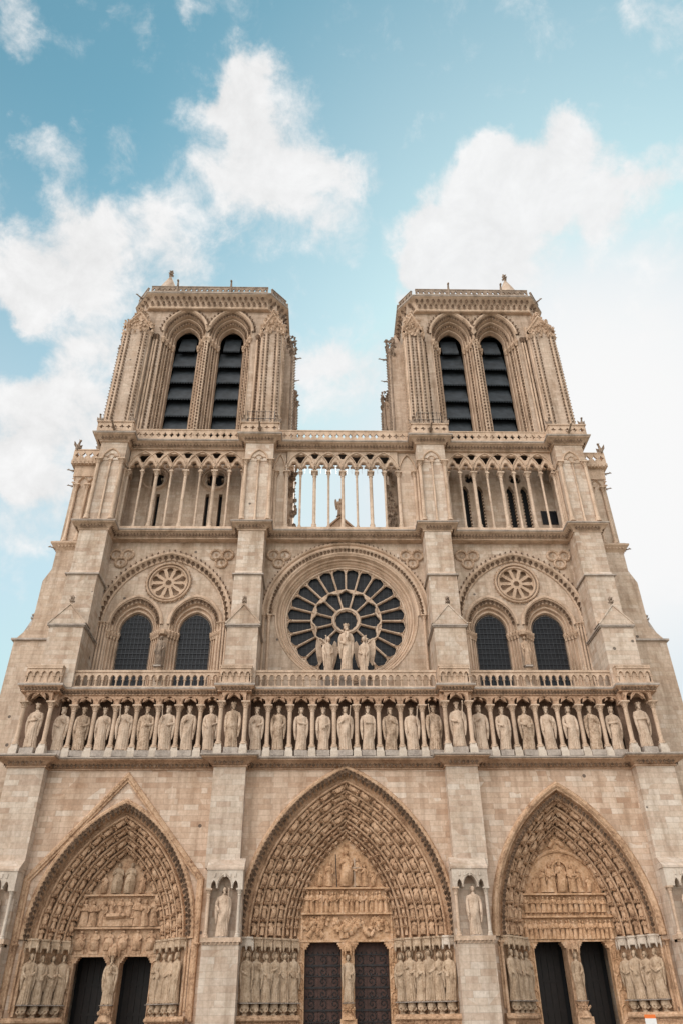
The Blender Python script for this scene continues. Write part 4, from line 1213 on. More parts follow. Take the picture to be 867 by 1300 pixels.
        while ez < 62: m.bud((ex, y0+.5, ez), .17, (od, -.3, .3)); m.bud((ex, 3.4, ez+.2), .17, (od, -.1, .3)); ez += .42
        m.build('pier_shaft', [M['trim'], M['leaf']], pm)
    # side piers further back
    for (a, b, y0, y1) in ((21.4, 24.1, 4.6, 7.0), (sa, sb, 4.4, 6.6), (21.4, 23.3, 13, 15.5), (sa, sb, 13, 15.5)):
        p0, p1 = rng(a, b); m = MB()
        m.box(p0, p1, y0, y1, 46.4, 62.6); m.lathe((p0+p1)/2, (y0+y1)/2, [(1.1, 62.6), (.9, 63.6), (.1, 65.8)], 4, rot=PI/4)
        m.cur = 1; od = sgn if a > 15 else -sgn; ex = X(b) if a > 15 else X(a)
        for yy in (y0+.1, y0+.9, y1-.5):
            z = 47.2
            while z < 62.4: m.bud((ex, yy, z), .16, (od, -.2, .3)); z += .42
        for x in (p0+.2, p1-.2): m.tube([(x, y0-.02, 46.4), (x, y0-.02, 62.4)], .1, 7)
        for q in range(60): m.bud((ex+od*U(-.9, .08), U(y0-.1, y0+1.0), U(61.4, 64.2)), U(.18, .3), (od, U(-1, .2), U(-.3, .6)))
        m.build('side_pier', [M['tower'], M['soot']], T)
    gargoyle(X(4.9), 5.4, 58.5, -sgn*PI/2, .4); gargoyle(X(5.0), 5.2, 61.6, -sgn*PI/2, .6)
    # pinnacle clump low on the inner side
    m = MB(); m.box(*rng(4.6, 5.4), 7.6, 8.6, 46.4, 51.0)
    for q in range(46): m.bud((X(4.8)+U(-.45, .45), 7.6+U(-.3, .4), U(47.0, 53.5)), U(.18, .32), (-sgn, -.6, U(-.3, .6)))
    m.lathe(X(5.0), 8.1, [(.7, 51), (.4, 52.5), (.06, 54.6)], 4)
    m.build('inner_pinnacle', M['soot'], T)
    # frieze, parapet
    oct_ = [(22.3, 15.5), (22.3, 4.1), (20.9, 2.3), (8.0, 2.3), (6.5, 4.0), (6.5, 15.5)] if sgn < 0 else [(22.3, 15.5), (22.3, 4.1), (21.0, 2.3), (8.4, 2.3), (7.15, 4.0), (7.15, 15.5)]
    path = [(-x, y) for x, y in oct_] if sgn < 0 else [(x, y) for x, y in reversed(oct_)]
    m = MB()
    m.sweep_xy(path, [(-.6, 66.2), (.02, 66.2), (.10, 66.28), (.10, 66.42), (.03, 66.46), (.05, 67.4), (.30, 67.75), (.62, 67.95), (.62, 68.0), (-.6, 68.0)])
    m.cur = 1; leaves_xy(m, path, .16, 66.75, .62, .27)
    for p_, t in path_pts(path, .62, .0):
        m.bud((p_[0]+t[1]*.3, p_[1]-t[0]*.3, 67.45), .26, (t[1], -t[0], .1))
    m.build('corbel_frieze', [M['trim'], M['leaf']], T)
    m = MB(); m.sweep_xy(path, [(-.7, 68.002), (.62, 68.002), (.72, 68.06), (.72, 68.18), (.62, 68.24), (-.7, 68.24)]); m.build('roof_ledge', M['ledge'], T)
    pp = MB()
    for (xa, ya), (xb, yb) in zip(path, path[1:]):
        L = math.hypot(xb-xa, yb-ya); ang = math.atan2(yb-ya, xb-xa)
        seg = openwork('q', 0, L, 0, 68.24, 69.15, .6, thick=.14)
        nx, ny = (yb-ya)/L*.5, -(xb-xa)/L*.5
        pp.join(seg, Matrix.Translation((xa+nx, ya+ny, 0)) @ Matrix.Rotation(ang, 4, 'Z'))
    pp.build('tower_parapet', M['soot'], T)
    m = MB()
    for f in (.32, .78): 
        x = X(8.0+12.9*f); m.tube([(x, 1.7, 68.2), (x, 1.72, 69.5), (x, 1.6, 69.9)], [.14, .12, .09], 7); m.ell((x, 1.5, 69.95), (.13, .2, .13), 7, 5)
    m.build('parapet_post', M['soot'], T)
    gargoyle(X(21.9), 2.6, 68.1, sgn*R(50), .7)
    # stair turret cone on the outer corner
    tc = X(20.9); m = MB()
    m.lathe(tc, 7.6, [(1.45, 67.9), (1.45, 74.2), (1.6, 74.3), (1.6, 74.5), (1.45, 74.6), (.9, 76.2), (.25, 77.9), (.16, 78.1)], 12)
    to = m.build('stair_turret', M['tower'], T)
    m = MB(); finial(m, tc, 7.6, 78.0, 1.5); m.build('finial', M['soot'], to)
for s_ in (-1, 1): tower(s_)

# netting rail between the towers, cages on the inner blocks
m = MB()
for q in range(19): m.tube([(-4.6+q*.515, 6.0, 46.4), (-4.6+q*.515, 6.0, 49.9)], .02, 5)
for z in (47.4, 48.6, 49.9): m.tube([(-4.6, 6.0, z), (4.67, 6.0, z)], .016, 5)
for q in range(60): m.tube([(-4.6+q*.157, 6.0, 46.4), (-4.6+q*.157, 6.0, 49.9)], .004, 3)
part('safety_netting_rail', m, M['pole'])
for x0, x1, lab in ((-8.85, -6.35, 'small dark metal frame cage below the inner corner of the left tower'), (7.0, 9.3, 'small dark metal frame cage below the inner corner of the right tower')):
    m = MB(); r_ = .022
    for z in (47.5, 48.1, 48.95):
        for (p, q) in (((x0, -.25), (x1, -.25)), ((x0, .7), (x1, .7)), ((x0, -.25), (x0, .7)), ((x1, -.25), (x1, .7))): m.tube([(*p, z), (*q, z)], r_, 5)
    for k in range(7):
        x = x0+(x1-x0)*k/6
        m.tube([(x, -.25, 47.46), (x, -.25, 49.1)], r_, 5)
    for x in (x0, x1): m.tube([(x, .7, 47.46), (x, .7, 49.1)], r_, 5)
    tag(m.build('metal_cage', M['iron']), lab, 'cage', 'metal cages on the gallery corners')

# ---- body of the church behind
m = MB(); m.box(-7.4, 7.4, 11.0, 120, 0, 38.5); m.box(-20, 20, 16.4, 110, 0, 20); m.box(-20.5, -6.4, 4.9, 16.5, 0, 46.5); m.box(6.4, 20.5, 4.9, 16.5, 0, 46.5)
m.box(-6.5, 6.5, 4.9, 11.2, 0, 36.0)
part('nave_walls', m, M['wall_up'])
m = MB(); m.poly([(-5.3, 38.52), (5.3, 38.52), (0, 43.5)], 10.4, 118)
part('nave_roof', m, M['slate'])
m = MB(); m.poly([(-5.2, 38.4), (5.2, 38.4), (0, 43.75)], 10.0, 10.35)
m.sweep_xz([(-5.4, 38.4), (0, 43.85), (5.4, 38.4)], [(0, 9.85), (.15, 9.85), (.15, 10.3), (0, 10.3)], False, True)
part('nave_gable', m, M['trim'])

# ------------------------------------------------------------------ statues
def statue(name, label, cat, loc, h, rz=0, seed=0, arms=('chest', 'waist'), head='crown', hold=None, group=None, mat=None, width=1., plinth=True, wings=False, child=False, lean=0., plinth_h=.16):
    rnd = random.Random(seed*31+7); mat = mat or M['statue']
    root = empty(name, loc, rz); tag(root, label, cat, group)
    m = MB(); n = 56
    prof = [(0, .128, .098), (.03, .134, .104), (.10, .128, .100), (.25, .122, .094), (.40, .120, .092), (.52, .124, .094), (.62, .122, .090), (.72, .112, .082), (.80, .116, .080), (.88, .134, .084), (.94, .136, .076), (.975, .105, .062), (1.0, .048, .048), (1.045, .038, .042)]
    def pr(t):
        for (a, b) in zip(prof, prof[1:]):
            if a[0] <= t <= b[0]:
                f = (t-a[0])/(b[0]-a[0]); f = f*f*(3-2*f); return a[1]+(b[1]-a[1])*f, a[2]+(b[2]-a[2])*f
        return prof[-1][1:]
    k = rnd.choice((7, 8, 9)); ph = rnd.uniform(0, 6); tw = rnd.uniform(-.8, .8); sway = rnd.choice((-1, 1))*rnd.uniform(.008, .020)
    dsg = rnd.choice((-1, 1)); knee = rnd.choice((-1, 1))
    rows = []; nr = 44
    for i in range(nr+1):
        t = 1.045*i/nr; rx_, ry_ = pr(t); z = t*.815*h
        A = .24*max(0, 1-t/.74)**.6
        row = []
        for j in range(n):
            a_ = 2*PI*j/n
            f = 1+A*(abs(math.cos(k*a_+ph+tw*t))**.6-.68)
            # mantle: edge running diagonally over the front with folds hanging from it
            fr = math.cos(a_+PI/2)               # 1 on the front
            if fr > 0:
                u = math.cos(a_)*dsg
                line = .62-.30*u                # height of the mantle edge
                dt = t-line
                if -.34 < dt < .02: f += .16*fr*(1-abs(dt+.16)/.20 if abs(dt+.16) < .20 else 0)
                for q in range(4):
                    lz = line-.05-.075*q-.10*(1-abs(u))**2
                    f += .11*fr*math.exp(-((t-lz)/.018)**2)
                f += .07*math.exp(-((math.cos(a_)-.38*knee)/.25)**2)*math.exp(-((t-.36)/.14)**2)*fr
                if t > .70: f += .03*math.cos(9*a_+ph)*(1-abs(t-.82)/.14 if abs(t-.82) < .14 else 0)
            row.append((width*rx_*h*f*math.cos(a_)+sway*h*math.sin(PI*min(t, 1)), ry_*h*f*math.sin(a_)-.01*h*math.sin(PI*min(1, t)), z))
        rows.append(row)
    m.grid(rows, True, True)
    sh = .765*h; Wd = width
    # feet
    for s_ in (-1, 1): m.ell((s_*.055*h, -.105*h, .012*h), (.028*h, .055*h, .018*h), 8, 5)
    # arms with hands
    tgt = {'chest': (.035, -.125, .655), 'waist': (.030, -.135, .535), 'down': (.135, -.075, .44), 'raise': (.105, -.125, .735), 'across': (-.05, -.125, .60), 'hip': (.085, -.12, .50), 'pray': (.012, -.14, .66)}
    hands = {}
    for s_, pose in zip((-1, 1), arms):
        tx, ty, tz = tgt[pose]; P0 = (s_*.112*h*Wd, -.005*h, sh); P1 = (s_*.152*h*Wd, -.035*h, .60*h if pose != 'down' else .585*h); P2 = (s_*tx*h, ty*h, tz*h)
        m.tube([P0, tuple((P0[i]+P1[i])/2+(s_*.012*h if i == 0 else 0) for i in range(3)), P1], [.036*h, .037*h, .034*h], 9)
        m.tube([P1, tuple((P1[i]*.5+P2[i]*.5) for i in range(3)), P2], [.036*h, .032*h, .021*h], 9)
        # sleeve cloth falling from the forearm
        mid = tuple(P1[i]*.55+P2[i]*.45 for i in range(3))
        m.tube([P1, (P1[0]*1.0, P1[1]-.01*h, P1[2]-.10*h), (P1[0]*.93, P1[1]-.012*h, P1[2]-.22*h), (P1[0]*.86, P1[1], P1[2]-.34*h)], [.034*h, .034*h, .028*h, .012*h], 8)
        m.tube([mid, (mid[0], mid[1]+.01*h, mid[2]-.07*h), (mid[0]*1.02, mid[1]+.02*h, mid[2]-.15*h)], [.026*h, .024*h, .008*h], 7)
        d = Vector((P2[0]-P1[0], P2[1]-P1[1], P2[2]-P1[2])).normalized(); w_ = Vector((0, 0, 1)).cross(d)
        if w_.length < .2: w_ = Vector((1, 0, 0))
        w_.normalize(); u_ = d.cross(w_); p2 = Vector(P2)
        m.tube([p2, p2+d*.022*h], [.016*h, .017*h], 7)
        for fi, e in enumerate((-.012, -.004, .004, .012)):
            b0 = p2+d*.022*h+u_*e*h; L_ = (.026, .031, .029, .022)[fi]*h
            m.tube([b0, b0+d*L_*.6, b0+d*L_+Vector((0, .006*h, 0))], [.0048*h, .0044*h, .0034*h], 5)
        m.tube([p2+u_*.014*h, p2+u_*.026*h+d*.012*h, p2+u_*.028*h+d*.026*h], [.006*h, .005*h, .004*h], 5)
        hands[s_] = p2+d*.03*h
    # head
    hc = Vector((sway*h*.2, -.018*h, .912*h)); turn = rnd.uniform(-.35, .35)
    Hm = Matrix.Translation(hc) @ Matrix.Rotation(turn, 4, 'Z')
    rows = []; nv, nh = 16, 20
    for i in range(nv+1):
        b_ = -PI/2+PI*i/nv; cb = max(math.cos(b_), .03); row = []
        for j in range(nh):
            a_ = 2*PI*j/nh; fx, fy, fz = math.cos(a_)*cb, math.sin(a_)*cb, math.sin(b_)
            r_ = 1.; front = max(0, -fy)
            r_ += .20*math.exp(-(fx/.16)**2-((fz+.12)/.22)**2)*front            # nose
            r_ -= .09*math.exp(-((abs(fx)-.34)/.16)**2-((fz-.12)/.12)**2)*front  # eye hollows
            r_ += .05*math.exp(-((fz-.26)/.10)**2)*front                         # brow
            r_ += .06*math.exp(-(fx/.3)**2-((fz+.50)/.10)**2)*front              # lips
            if fz < -.2: r_ *= 1-.12*(abs(fx))
            row.append((.046*h*fx*r_, .054*h*fy*r_, .066*h*fz*r_))
        rows.append(row)
    rows = [[tuple(Hm @ Vector(p)) for p in r] for r in rows]
    m.grid(rows, True, True)
    body = m.build('body', mat, root, 50)
    # hair (and beard)
    hm = MB()
    rows = []
    for i in range(9):
        b_ = -1.05+2.5*i/8; row = []
        for j in range(13):
            a_ = -.35+(PI+.7)*j/12; wv = 1+.05*math.cos(8*a_+i)
            row.append(tuple(Hm @ Vector((.056*h*math.cos(b_)*math.cos(a_)*wv*(1.0 if b_ > -.3 else 1.25), .061*h*math.cos(b_)*math.sin(a_)*wv+.004*h, (.073*math.sin(b_)+.002)*h*(1 if b_ > 0 else 1.25)))))
        rows.append(row)
    hm.grid(rows)
    if head in ('crown', 'beard') and rnd.random() < .75:
        hm.ell(tuple(Hm @ Vector((0, -.040*h, -.052*h))), (.026*h, .020*h, .040*h), 9, 6)
    hm.build('hair', mat, root, 60)
    if head == 'crown':
        cm = MB(); kz = .045*h; rr = .054*h; pts = 8; rows = [[], [], []]
        for j in range(pts*4):
            a_ = 2*PI*j/(pts*4); up = (.036 if j % 4 == 0 else (.022 if j % 2 else .014))*h
            for q, (r_, z_) in enumerate(((rr*.97, kz-.012*h), (rr*1.06, kz+.010*h), (rr*1.20, kz+up))):
                rows[q].append(tuple(Hm @ Vector((r_*math.cos(a_), r_*math.sin(a_)*1.1, z_))))
        cm.grid(rows, True, False)
        cm.ell(tuple(Hm @ Vector((0, 0, kz))), (.046*h, .052*h, .03*h), 10, 5)
        cm.build('crown', mat, root)
    elif head == 'halo':
        cm = MB(); cm.v = []; rows = []
        for y_, r_ in ((.030, .0), (.030, .088), (.045, .088), (.045, .0)): rows.append([tuple(Hm @ Vector((max(r_, .001)*h*math.cos(2*PI*j/20), y_*h, .01*h+max(r_, .001)*h*math.sin(2*PI*j/20)))) for j in range(20)])
        cm.grid(rows, True); cm.build('halo', mat, root)
    elif head == 'mitre':
        cm = MB(); cm.lathe(hc[0], hc[1], [(.046*h, hc[2]+.03*h), (.052*h, hc[2]+.05*h), (.03*h, hc[2]+.10*h), (.004*h, hc[2]+.125*h)], 8, 1, .7); cm.build('mitre', mat, root)
    if hold:
        cm = MB(); s_ = -1 if hold.endswith('left') else 1; hp = hands[s_]
        if hold.startswith('sceptre'): cm.tube([hp+Vector((0, -.01*h, -.18*h)), hp+Vector((s_*.01*h, -.01*h, 0)), hp+Vector((s_*.03*h, 0, .20*h))], .009*h, 7); cm.ell(hp+Vector((s_*.03*h, 0, .215*h)), (.018*h,)*3, 7, 5); nm_ = 'sceptre'
        elif hold.startswith('orb'): cm.ell(hp+Vector((0, -.01*h, .018*h)), (.034*h,)*3, 12, 8); nm_ = 'orb'
        elif hold.startswith('book'): cm.box(hp[0]-.038*h, hp[0]+.038*h, hp[1]-.028*h, hp[1]-.002*h, hp[2]-.05*h, hp[2]+.05*h); nm_ = 'book'
        elif hold.startswith('staff'): cm.tube([(hp[0]+s_*.02*h, hp[1]-.01*h, .03*h), (hp[0]+s_*.015*h, hp[1]-.01*h, .92*h)], .009*h, 7); cm.ell((hp[0]+s_*.015*h, hp[1]-.01*h, .93*h), (.018*h,)*3, 7, 5); nm_ = 'staff'
        cm.build(nm_, mat, root)
    if wings:
        wm = MB()
        for s_ in (-1, 1):
            out = [(.03, .60), (.10, .66), (.14, .82), (.19, .94), (.235, .90), (.25, .76), (.235, .58), (.20, .42), (.165, .30), (.13, .34), (.08, .46)]
            wm.poly([(s_*x*h, z*h) for x, z in out], .055*h, .085*h)
            for q in range(6): wm.tube([(s_*(.08+.022*q)*h, .05*h, (.60-.02*q)*h), (s_*(.15+.015*q)*h, .05*h, (.34+.03*q)*h)], .010*h, 5)
        wm.build('wings', mat, root)
    if child:
        cm = MB(); hp = hands[1]
        cm.ell(hp+Vector((.01*h, 0, .05*h)), (.042*h, .04*h, .075*h), 10, 7); cm.ell(hp+Vector((-.002*h, -.012*h, .15*h)), (.028*h, .03*h, .035*h), 9, 7)
        for s_ in (-1, 1): cm.tube([hp+Vector((s_*.03*h, 0, .09*h)), hp+Vector((s_*.035*h, -.04*h, .06*h))], [.014*h, .010*h], 6)
        cm.tube([hp+Vector((0, -.01*h, .0)), hp+Vector((-.01*h, -.04*h, -.04*h)), hp+Vector((0, -.03*h, -.09*h))], [.026*h, .022*h, .012*h], 7)
        cm.build('child', mat, root)
    if plinth:
        cm = MB(); cm.box(-.155*h*width, .155*h*width, -.15*h, .11*h, -plinth_h, -.03); cm.lathe(0, -.02*h, [(.165*h, -.03), (.17*h, -.012), (.15*h, .004)], 8, 1, .85, PI/8)
        cm.build('plinth', M['ledge'], root)
    return root

ORD = ['leftmost', 'second', 'third', 'fourth', 'fifth', 'sixth', 'seventh', 'eighth', 'ninth', 'tenth', 'eleventh', 'twelfth', 'thirteenth', 'fourteenth']
KP = [  # arms (viewer's left, viewer's right), held thing, as read off the photograph
 (('across', 'chest'), None, 'right arm laid across the chest'), (('waist', 'chest'), None, 'one hand low in front'), (('down', 'waist'), None, 'left arm bent at the waist'),
 (('down', 'chest'), None, 'mantle gathered on one arm'), (('raise', 'chest'), 'sceptre_left', 'holding a sceptre to his shoulder'), (('down', 'waist'), 'orb_right', 'holding a round object before his waist'),
 (('raise', 'waist'), 'sceptre_left', 'sceptre beside his head'), (('chest', 'down'), None, 'one hand on his chest'), (('hip', 'waist'), None, 'both forearms folded low'),
 (('down', 'down'), None, 'both arms at his sides'), (('chest', 'waist'), None, 'forearms crossed in front'), (('raise', 'hip'), None, 'one hand lifted to the collar'), (('down', 'across'), None, 'mantle drawn across'), (('down', 'waist'), 'book_right', 'holding a small book')]
KR = [(('chest', 'raise'), 'sceptre_right', 'sceptre rising by his left shoulder'), (('down', 'across'), None, 'arm laid across his body'), (('down', 'chest'), None, 'diagonal fold over the chest'),
 (('down', 'raise'), 'sceptre_right', 'one hand raised with a sceptre'), (('raise', 'down'), 'sceptre_left', 'sceptre at his right shoulder'), (('waist', 'raise'), 'sceptre_right', 'wide mantle and a sceptre upright'),
 (('chest', 'down'), None, 'hand flat on his chest'), (('waist', 'down'), None, 'head bent under the crown'), (('waist', 'waist'), 'book_right', 'holding a book in both hands'),
 (('down', 'chest'), None, 'tall crown and hand at the breast'), (('hip', 'down'), None, 'mantle slung round the hips'), (('raise', 'chest'), None, 'both hands raised to the chest'),
 (('across', 'down'), None, 'hands clasped over the chest'), (('across', 'hip'), None, 'arm across the chest, head turned')]
KP = KP+list(KR)
SHAPE = ['slim', 'broad', 'upright', 'slightly bent']
for i in range(28):
    (xa, ya), (xb, yb) = cols[i], cols[i+1]
    x = (xa+xb)/2; y = -.35 if not (ya == yb == FWD) else -1.05
    arms, hold, txt = KP[i]
    where = 'leftmost in the row' if i == 0 else 'rightmost in the row' if i == 27 else ORD[i]+' from left in the row' if i < 14 else ORD[27-i]+' from right in the row'
    statue('king_statue', f'crowned stone king, {txt}, {where}', 'statue', (x, y, 17.10), 3.22*U(.97, 1.03), rz=U(-.15, .15), seed=i, arms=arms, head='crown', hold=hold,
           group='crowned kings standing in the gallery above the portals', mat=M['statue2'] if i in (2, 5, 9, 11, 16, 18, 22, 25) else None, width=U(.90, 1.02), plinth_h=.42)
# virgin and angels before the rose
statue('madonna_statue', 'crowned stone woman holding a child, standing in front of the round window', 'statue', (.12, .55, 23.35), 4.0, width=.8, seed=50, arms=('waist', 'chest'), head='crown', child=True, plinth=True, plinth_h=1.7)
statue('angel_statue', 'winged stone angel holding a candlestick at the left of the crowned woman', 'statue', (-1.30, .7, 22.9), 3.5, rz=.35, width=.68, seed=51, arms=('hip', 'waist'), head='none', hold='staff_left', wings=True, plinth_h=1.3)
statue('angel_statue', 'winged stone angel holding a candlestick at the right of the crowned woman', 'statue', (1.50, .7, 22.9), 3.5, rz=-.35, width=.68, seed=52, arms=('waist', 'hip'), head='none', hold='staff_right', wings=True, plinth_h=1.3)
# slim nude-like pair between the twin windows
statue('window_statue', 'slim dark-streaked stone figure on a bracket between the two left arched windows', 'statue', (-14.55, 2.15, 24.5), 2.6, seed=60, arms=('down', 'hip'), head='none', width=.72, mat=M['soot'])
statue('window_statue', 'slim stone figure on a bracket between the two right arched windows', 'statue', (14.55, 2.15, 24.5), 2.6, seed=61, arms=('hip', 'down'), head='none', width=.72, mat=M['carved'])
for x in (-14.55, 14.55):
    m = MB(); m.lathe(x, 2.25, [(.12, 23.3), (.20, 23.6), (.34, 24.1), (.36, 24.34)], 8); part('statue_bracket', m, M['carved'])
    m = MB(); m.lathe(x, 2.3, [(.30, 27.25), (.34, 27.5), (.2, 27.7)], 6); part('statue_canopy', m, M['carved'])
# buttress niches
G = 'large pale statues in the pier niches'
statue('niche_statue', 'pale stone figure with a staff in the niche between the left and middle portals', 'statue', (-7.70, -1.12, 5.72), 2.78, seed=70, arms=('hip', 'raise'), head='beard', hold='staff_right', group=G, mat=M['statue'], plinth_h=.05)
statue('niche_statue', 'pale stone woman with lowered arms in the niche between the middle and right portals', 'statue', (7.80, -1.12, 5.72), 2.78, seed=71, arms=('down', 'down'), head='none', group=G, mat=M['statue'], plinth_h=.05)
statue('niche_statue', 'pale stone figure half cut off in the niche at the left edge of the picture', 'statue', (-21.9, -1.12, 5.72), 2.78, seed=72, arms=('waist', 'down'), head='mitre', group=G, mat=M['statue'], plinth_h=.05)
statue('niche_statue', 'pale stone figure half cut off in the niche at the right edge of the picture', 'statue', (21.45, -1.12, 5.72), 2.78, seed=73, arms=('chest', 'down'), head='beard', group=G, mat=M['statue'], plinth_h=.05)
# trumeau statues
statue('madonna_statue', 'stone woman holding a child on the post between the two left doors', 'statue', (-14.80, 2.0, 2.38), 2.62, seed=80, arms=('hip', 'chest'), head='crown', child=True, mat=M['jambstat'], plinth_h=.04)
statue('teacher_statue', 'bearded stone man with a book on the post between the middle doors', 'statue', (.03, 2.0, 2.38), 2.62, seed=81, arms=('raise', 'waist'), head='beard', hold='book_right', mat=M['jambstat'], plinth_h=.04, width=.85)
statue('bishop_statue', 'narrow stone bishop on the post between the two right doors', 'statue', (14.55, 2.0, 2.38), 2.62, seed=82, arms=('raise', 'waist'), head='mitre', mat=M['jambstat'], plinth_h=.04, width=.75)
# jamb statues
for key, side in (('left', -1), ('left', 1), ('centre', -1), ('centre', 1), ('right', -1), ('right', 1)):
    p = PORT[key]; cx = p['cx']; xo, xi = cx+side*(p['a']-.1), cx+side*(p['ia']+.12); Yi = 2.35; nf = p['nf']
    dirv = Vector((xi-xo, Yi-.02)).normalized(); outn = Vector((-side*abs(dirv[1]), -abs(dirv[0]))).normalized()
    for k in range(nf):
        f = (k+.55)/(nf+.1); bx_, by_ = xo+(xi-xo)*f, .02+(Yi-.05)*f
        px, py = bx_+outn[0]*.36, by_+outn[1]*.36
        pn = {'left': 'left portal', 'centre': 'middle portal', 'right': 'right portal'}[key]; sn = 'left' if side < 0 else 'right'
        o_ = ['outermost', 'second from outside', 'third from outside', 'fourth from outside', 'fifth from outside', 'sixth from outside'][k] if k < nf-1 else 'innermost'
        hold = [None, 'book_left', None, 'staff_right', 'book_right', None][(k+nf+side) % 6]
        hx = {'book_left': ' holding a book', 'book_right': ' holding a book', 'staff_right': ' with a staff', None: ''}[hold]
        statue('jamb_statue', f'robed stone saint{hx}, {o_}, {sn} of the {pn} doors', 'statue', (px, py, 2.40), 2.66*U(.97, 1.03), rz=math.atan2(outn[0], -outn[1])*.8+U(-.2, .2), seed=100+k+nf*7+side*3+(40 if key == 'right' else 0),
               arms=random.choice([('chest', 'waist'), ('waist', 'down'), ('across', 'hip'), ('hip', 'chest'), ('waist', 'waist')]) if hold is None else (('waist', 'down') if hold == 'book_left' else ('hip', 'waist')),
               head='halo' if key == 'centre' else 'beard', hold=hold, group='tall saints standing beside the portal doors', mat=M['jambstat'], width=.92, plinth_h=.05)
# angel on the nave gable, seen through the colonnade
statue('angel_statue', 'small winged figure on the roof gable seen through the open colonnade', 'statue', (0, 10.1, 44.1), 2.2, rz=.5, seed=90, arms=('chest', 'raise'), head='none', wings=True, plinth=True, plinth_h=.1)

# board at the lower right, held up before the right portal
b0 = empty('notice_board', (14.95, -8.0, 0)); tag(b0, 'orange and white board on a post before the right portal', 'sign')
m = MB(); m.box(-.28, .28, -.02, .02, 1.46, 1.62); m.build('orange_strip', M['orange'], b0)
m = MB(); m.box(-.28, .28, -.018, .018, .85, 1.459); m.build('white_panel', M['signwhite'], b0)
m = MB(); m.tube([(0, .04, 0), (0, .04, 1.6)], .03, 8); m.lathe(0, .04, [(.22, 0), (.22, .04), (.05, .06)], 12); m.build('post', M['pole'], b0)

# ------------------------------------------------------------------ ground
m = MB(); m.box(-400, 400, -400, 400, -.5, 0)
tag(m.build('plaza', M['paving']), 'pale stone plaza in front of the cathedral', None, kind='structure')

# ------------------------------------------------------------------ sky
def px_dir(x, y): return (FW + RT*((x-433.5)/FPX) - UP*((y-650)/FPX)).normalized()
BLOBS = [  # px, py, radius px, weight
 (308, 124, 62, 0.75), (353, 164, 88, 0.9), (293, 214, 80, 0.8), (403, 224, 72, 0.75), (243, 284, 75, 0.38), (453, 214, 46, 0.55), (338, 269, 75, 0.6), (433, 294, 50, 0.45), (190, 215, 30, 0.2),
 (60, 200, 45, 0.6), (105, 275, 62, 0.6), (140, 190, 36, 0.45), (85, 340, 90, 0.9), (10, 340, 80, 0.8), (180, 345, 100, 0.9), (110, 420, 80, 0.7), (10, 545, 85, 0.9), (70, 560, 90, 0.9), (40, 640, 90, 0.7), (140, 500, 70, 0.7), (0, 760, 60, 0.35), (60, 380, 60, 0.6),
 (664, 211, 85, 0.95), (749, 216, 78, 0.95), (614, 261, 100, 1), (569, 301, 75, 0.9), (569, 366, 70, 0.75), (664, 316, 80, 0.8), (794, 251, 55, 0.8), (534, 356, 45, 0.7), (704, 176, 50, 0.6), (774, 306, 40, 0.4), (639, 371, 50, 0.5),
 (20, 20, 45, 0.6), (240, 8, 35, 0.45), (150, 55, 34, 0.4), (285, 5, 20, 0.3), (845, 50, 60, 0.5), (855, 200, 52, 0.7), (865, 300, 42, 0.4), (764, 342, 22, 0.35), (858, 415, 45, 0.5), (745, 405, 45, 0.45), (735, 480, 60, 0.5), (800, 560, 90, .5), (850, 700, 110, .6),
 (405, 500, 70, 0.8), (440, 430, 50, 0.5), (480, 480, 50, 0.5), (380, 450, 50, 0.5)]
W = bpy.data.worlds.new('World'); S.world = W; W.use_nodes = True; nt = W.node_tree; nt.nodes.clear()
out = nt.nodes.new('ShaderNodeOutputWorld'); bg = nt.nodes.new('ShaderNodeBackground'); nt.links.new(bg.outputs[0], out.inputs[0])
sky = nt.nodes.new('ShaderNodeTexSky'); sky.sky_type = 'NISHITA'; sky.sun_disc = False
SE = math.asin(SUN[2]); SR = math.atan2(SUN[0], SUN[1])
sky.sun_elevation = SE; sky.sun_rotation = SR; sky.altitude = 50; sky.air_density = 1.0; sky.dust_density = .5; sky.ozone_density = 2.2
tc = nt.nodes.new('ShaderNodeTexCoord'); D = tc.outputs['Generated']
nrm = nt.nodes.new('ShaderNodeVectorMath'); nrm.operation = 'NORMALIZE'; nt.links.new(D, nrm.inputs[0]); D = nrm.outputs[0]
# ragged edges: push the direction about with noise before asking how near each cloud is
def cnoise(scale, detail, rough, vec=None, dist=0., lac=2.0):
    n = nt.nodes.new('ShaderNodeTexNoise'); n.inputs['Scale'].default_value = scale; n.inputs['Detail'].default_value = detail; n.inputs['Roughness'].default_value = rough
    n.inputs['Distortion'].default_value = dist; n.inputs['Lacunarity'].default_value = lac; nt.links.new(vec or D, n.inputs['Vector']); return n
n0 = cnoise(7.5, 7, .58)
sub = nt.nodes.new('ShaderNodeVectorMath'); sub.operation = 'SUBTRACT'; nt.links.new(n0.outputs['Color'], sub.inputs[0]); sub.inputs[1].default_value = (.5, .5, .5)
scl = nt.nodes.new('ShaderNodeVectorMath'); scl.operation = 'SCALE'; nt.links.new(sub.outputs[0], scl.inputs[0]); scl.inputs['Scale'].default_value = .19
addv = nt.nodes.new('ShaderNodeVectorMath'); addv.operation = 'ADD'; nt.links.new(D, addv.inputs[0]); nt.links.new(scl.outputs[0], addv.inputs[1])
DW = nt.nodes.new('ShaderNodeVectorMath'); DW.operation = 'NORMALIZE'; nt.links.new(addv.outputs[0], DW.inputs[0]); DW = DW.outputs[0]
acc = None
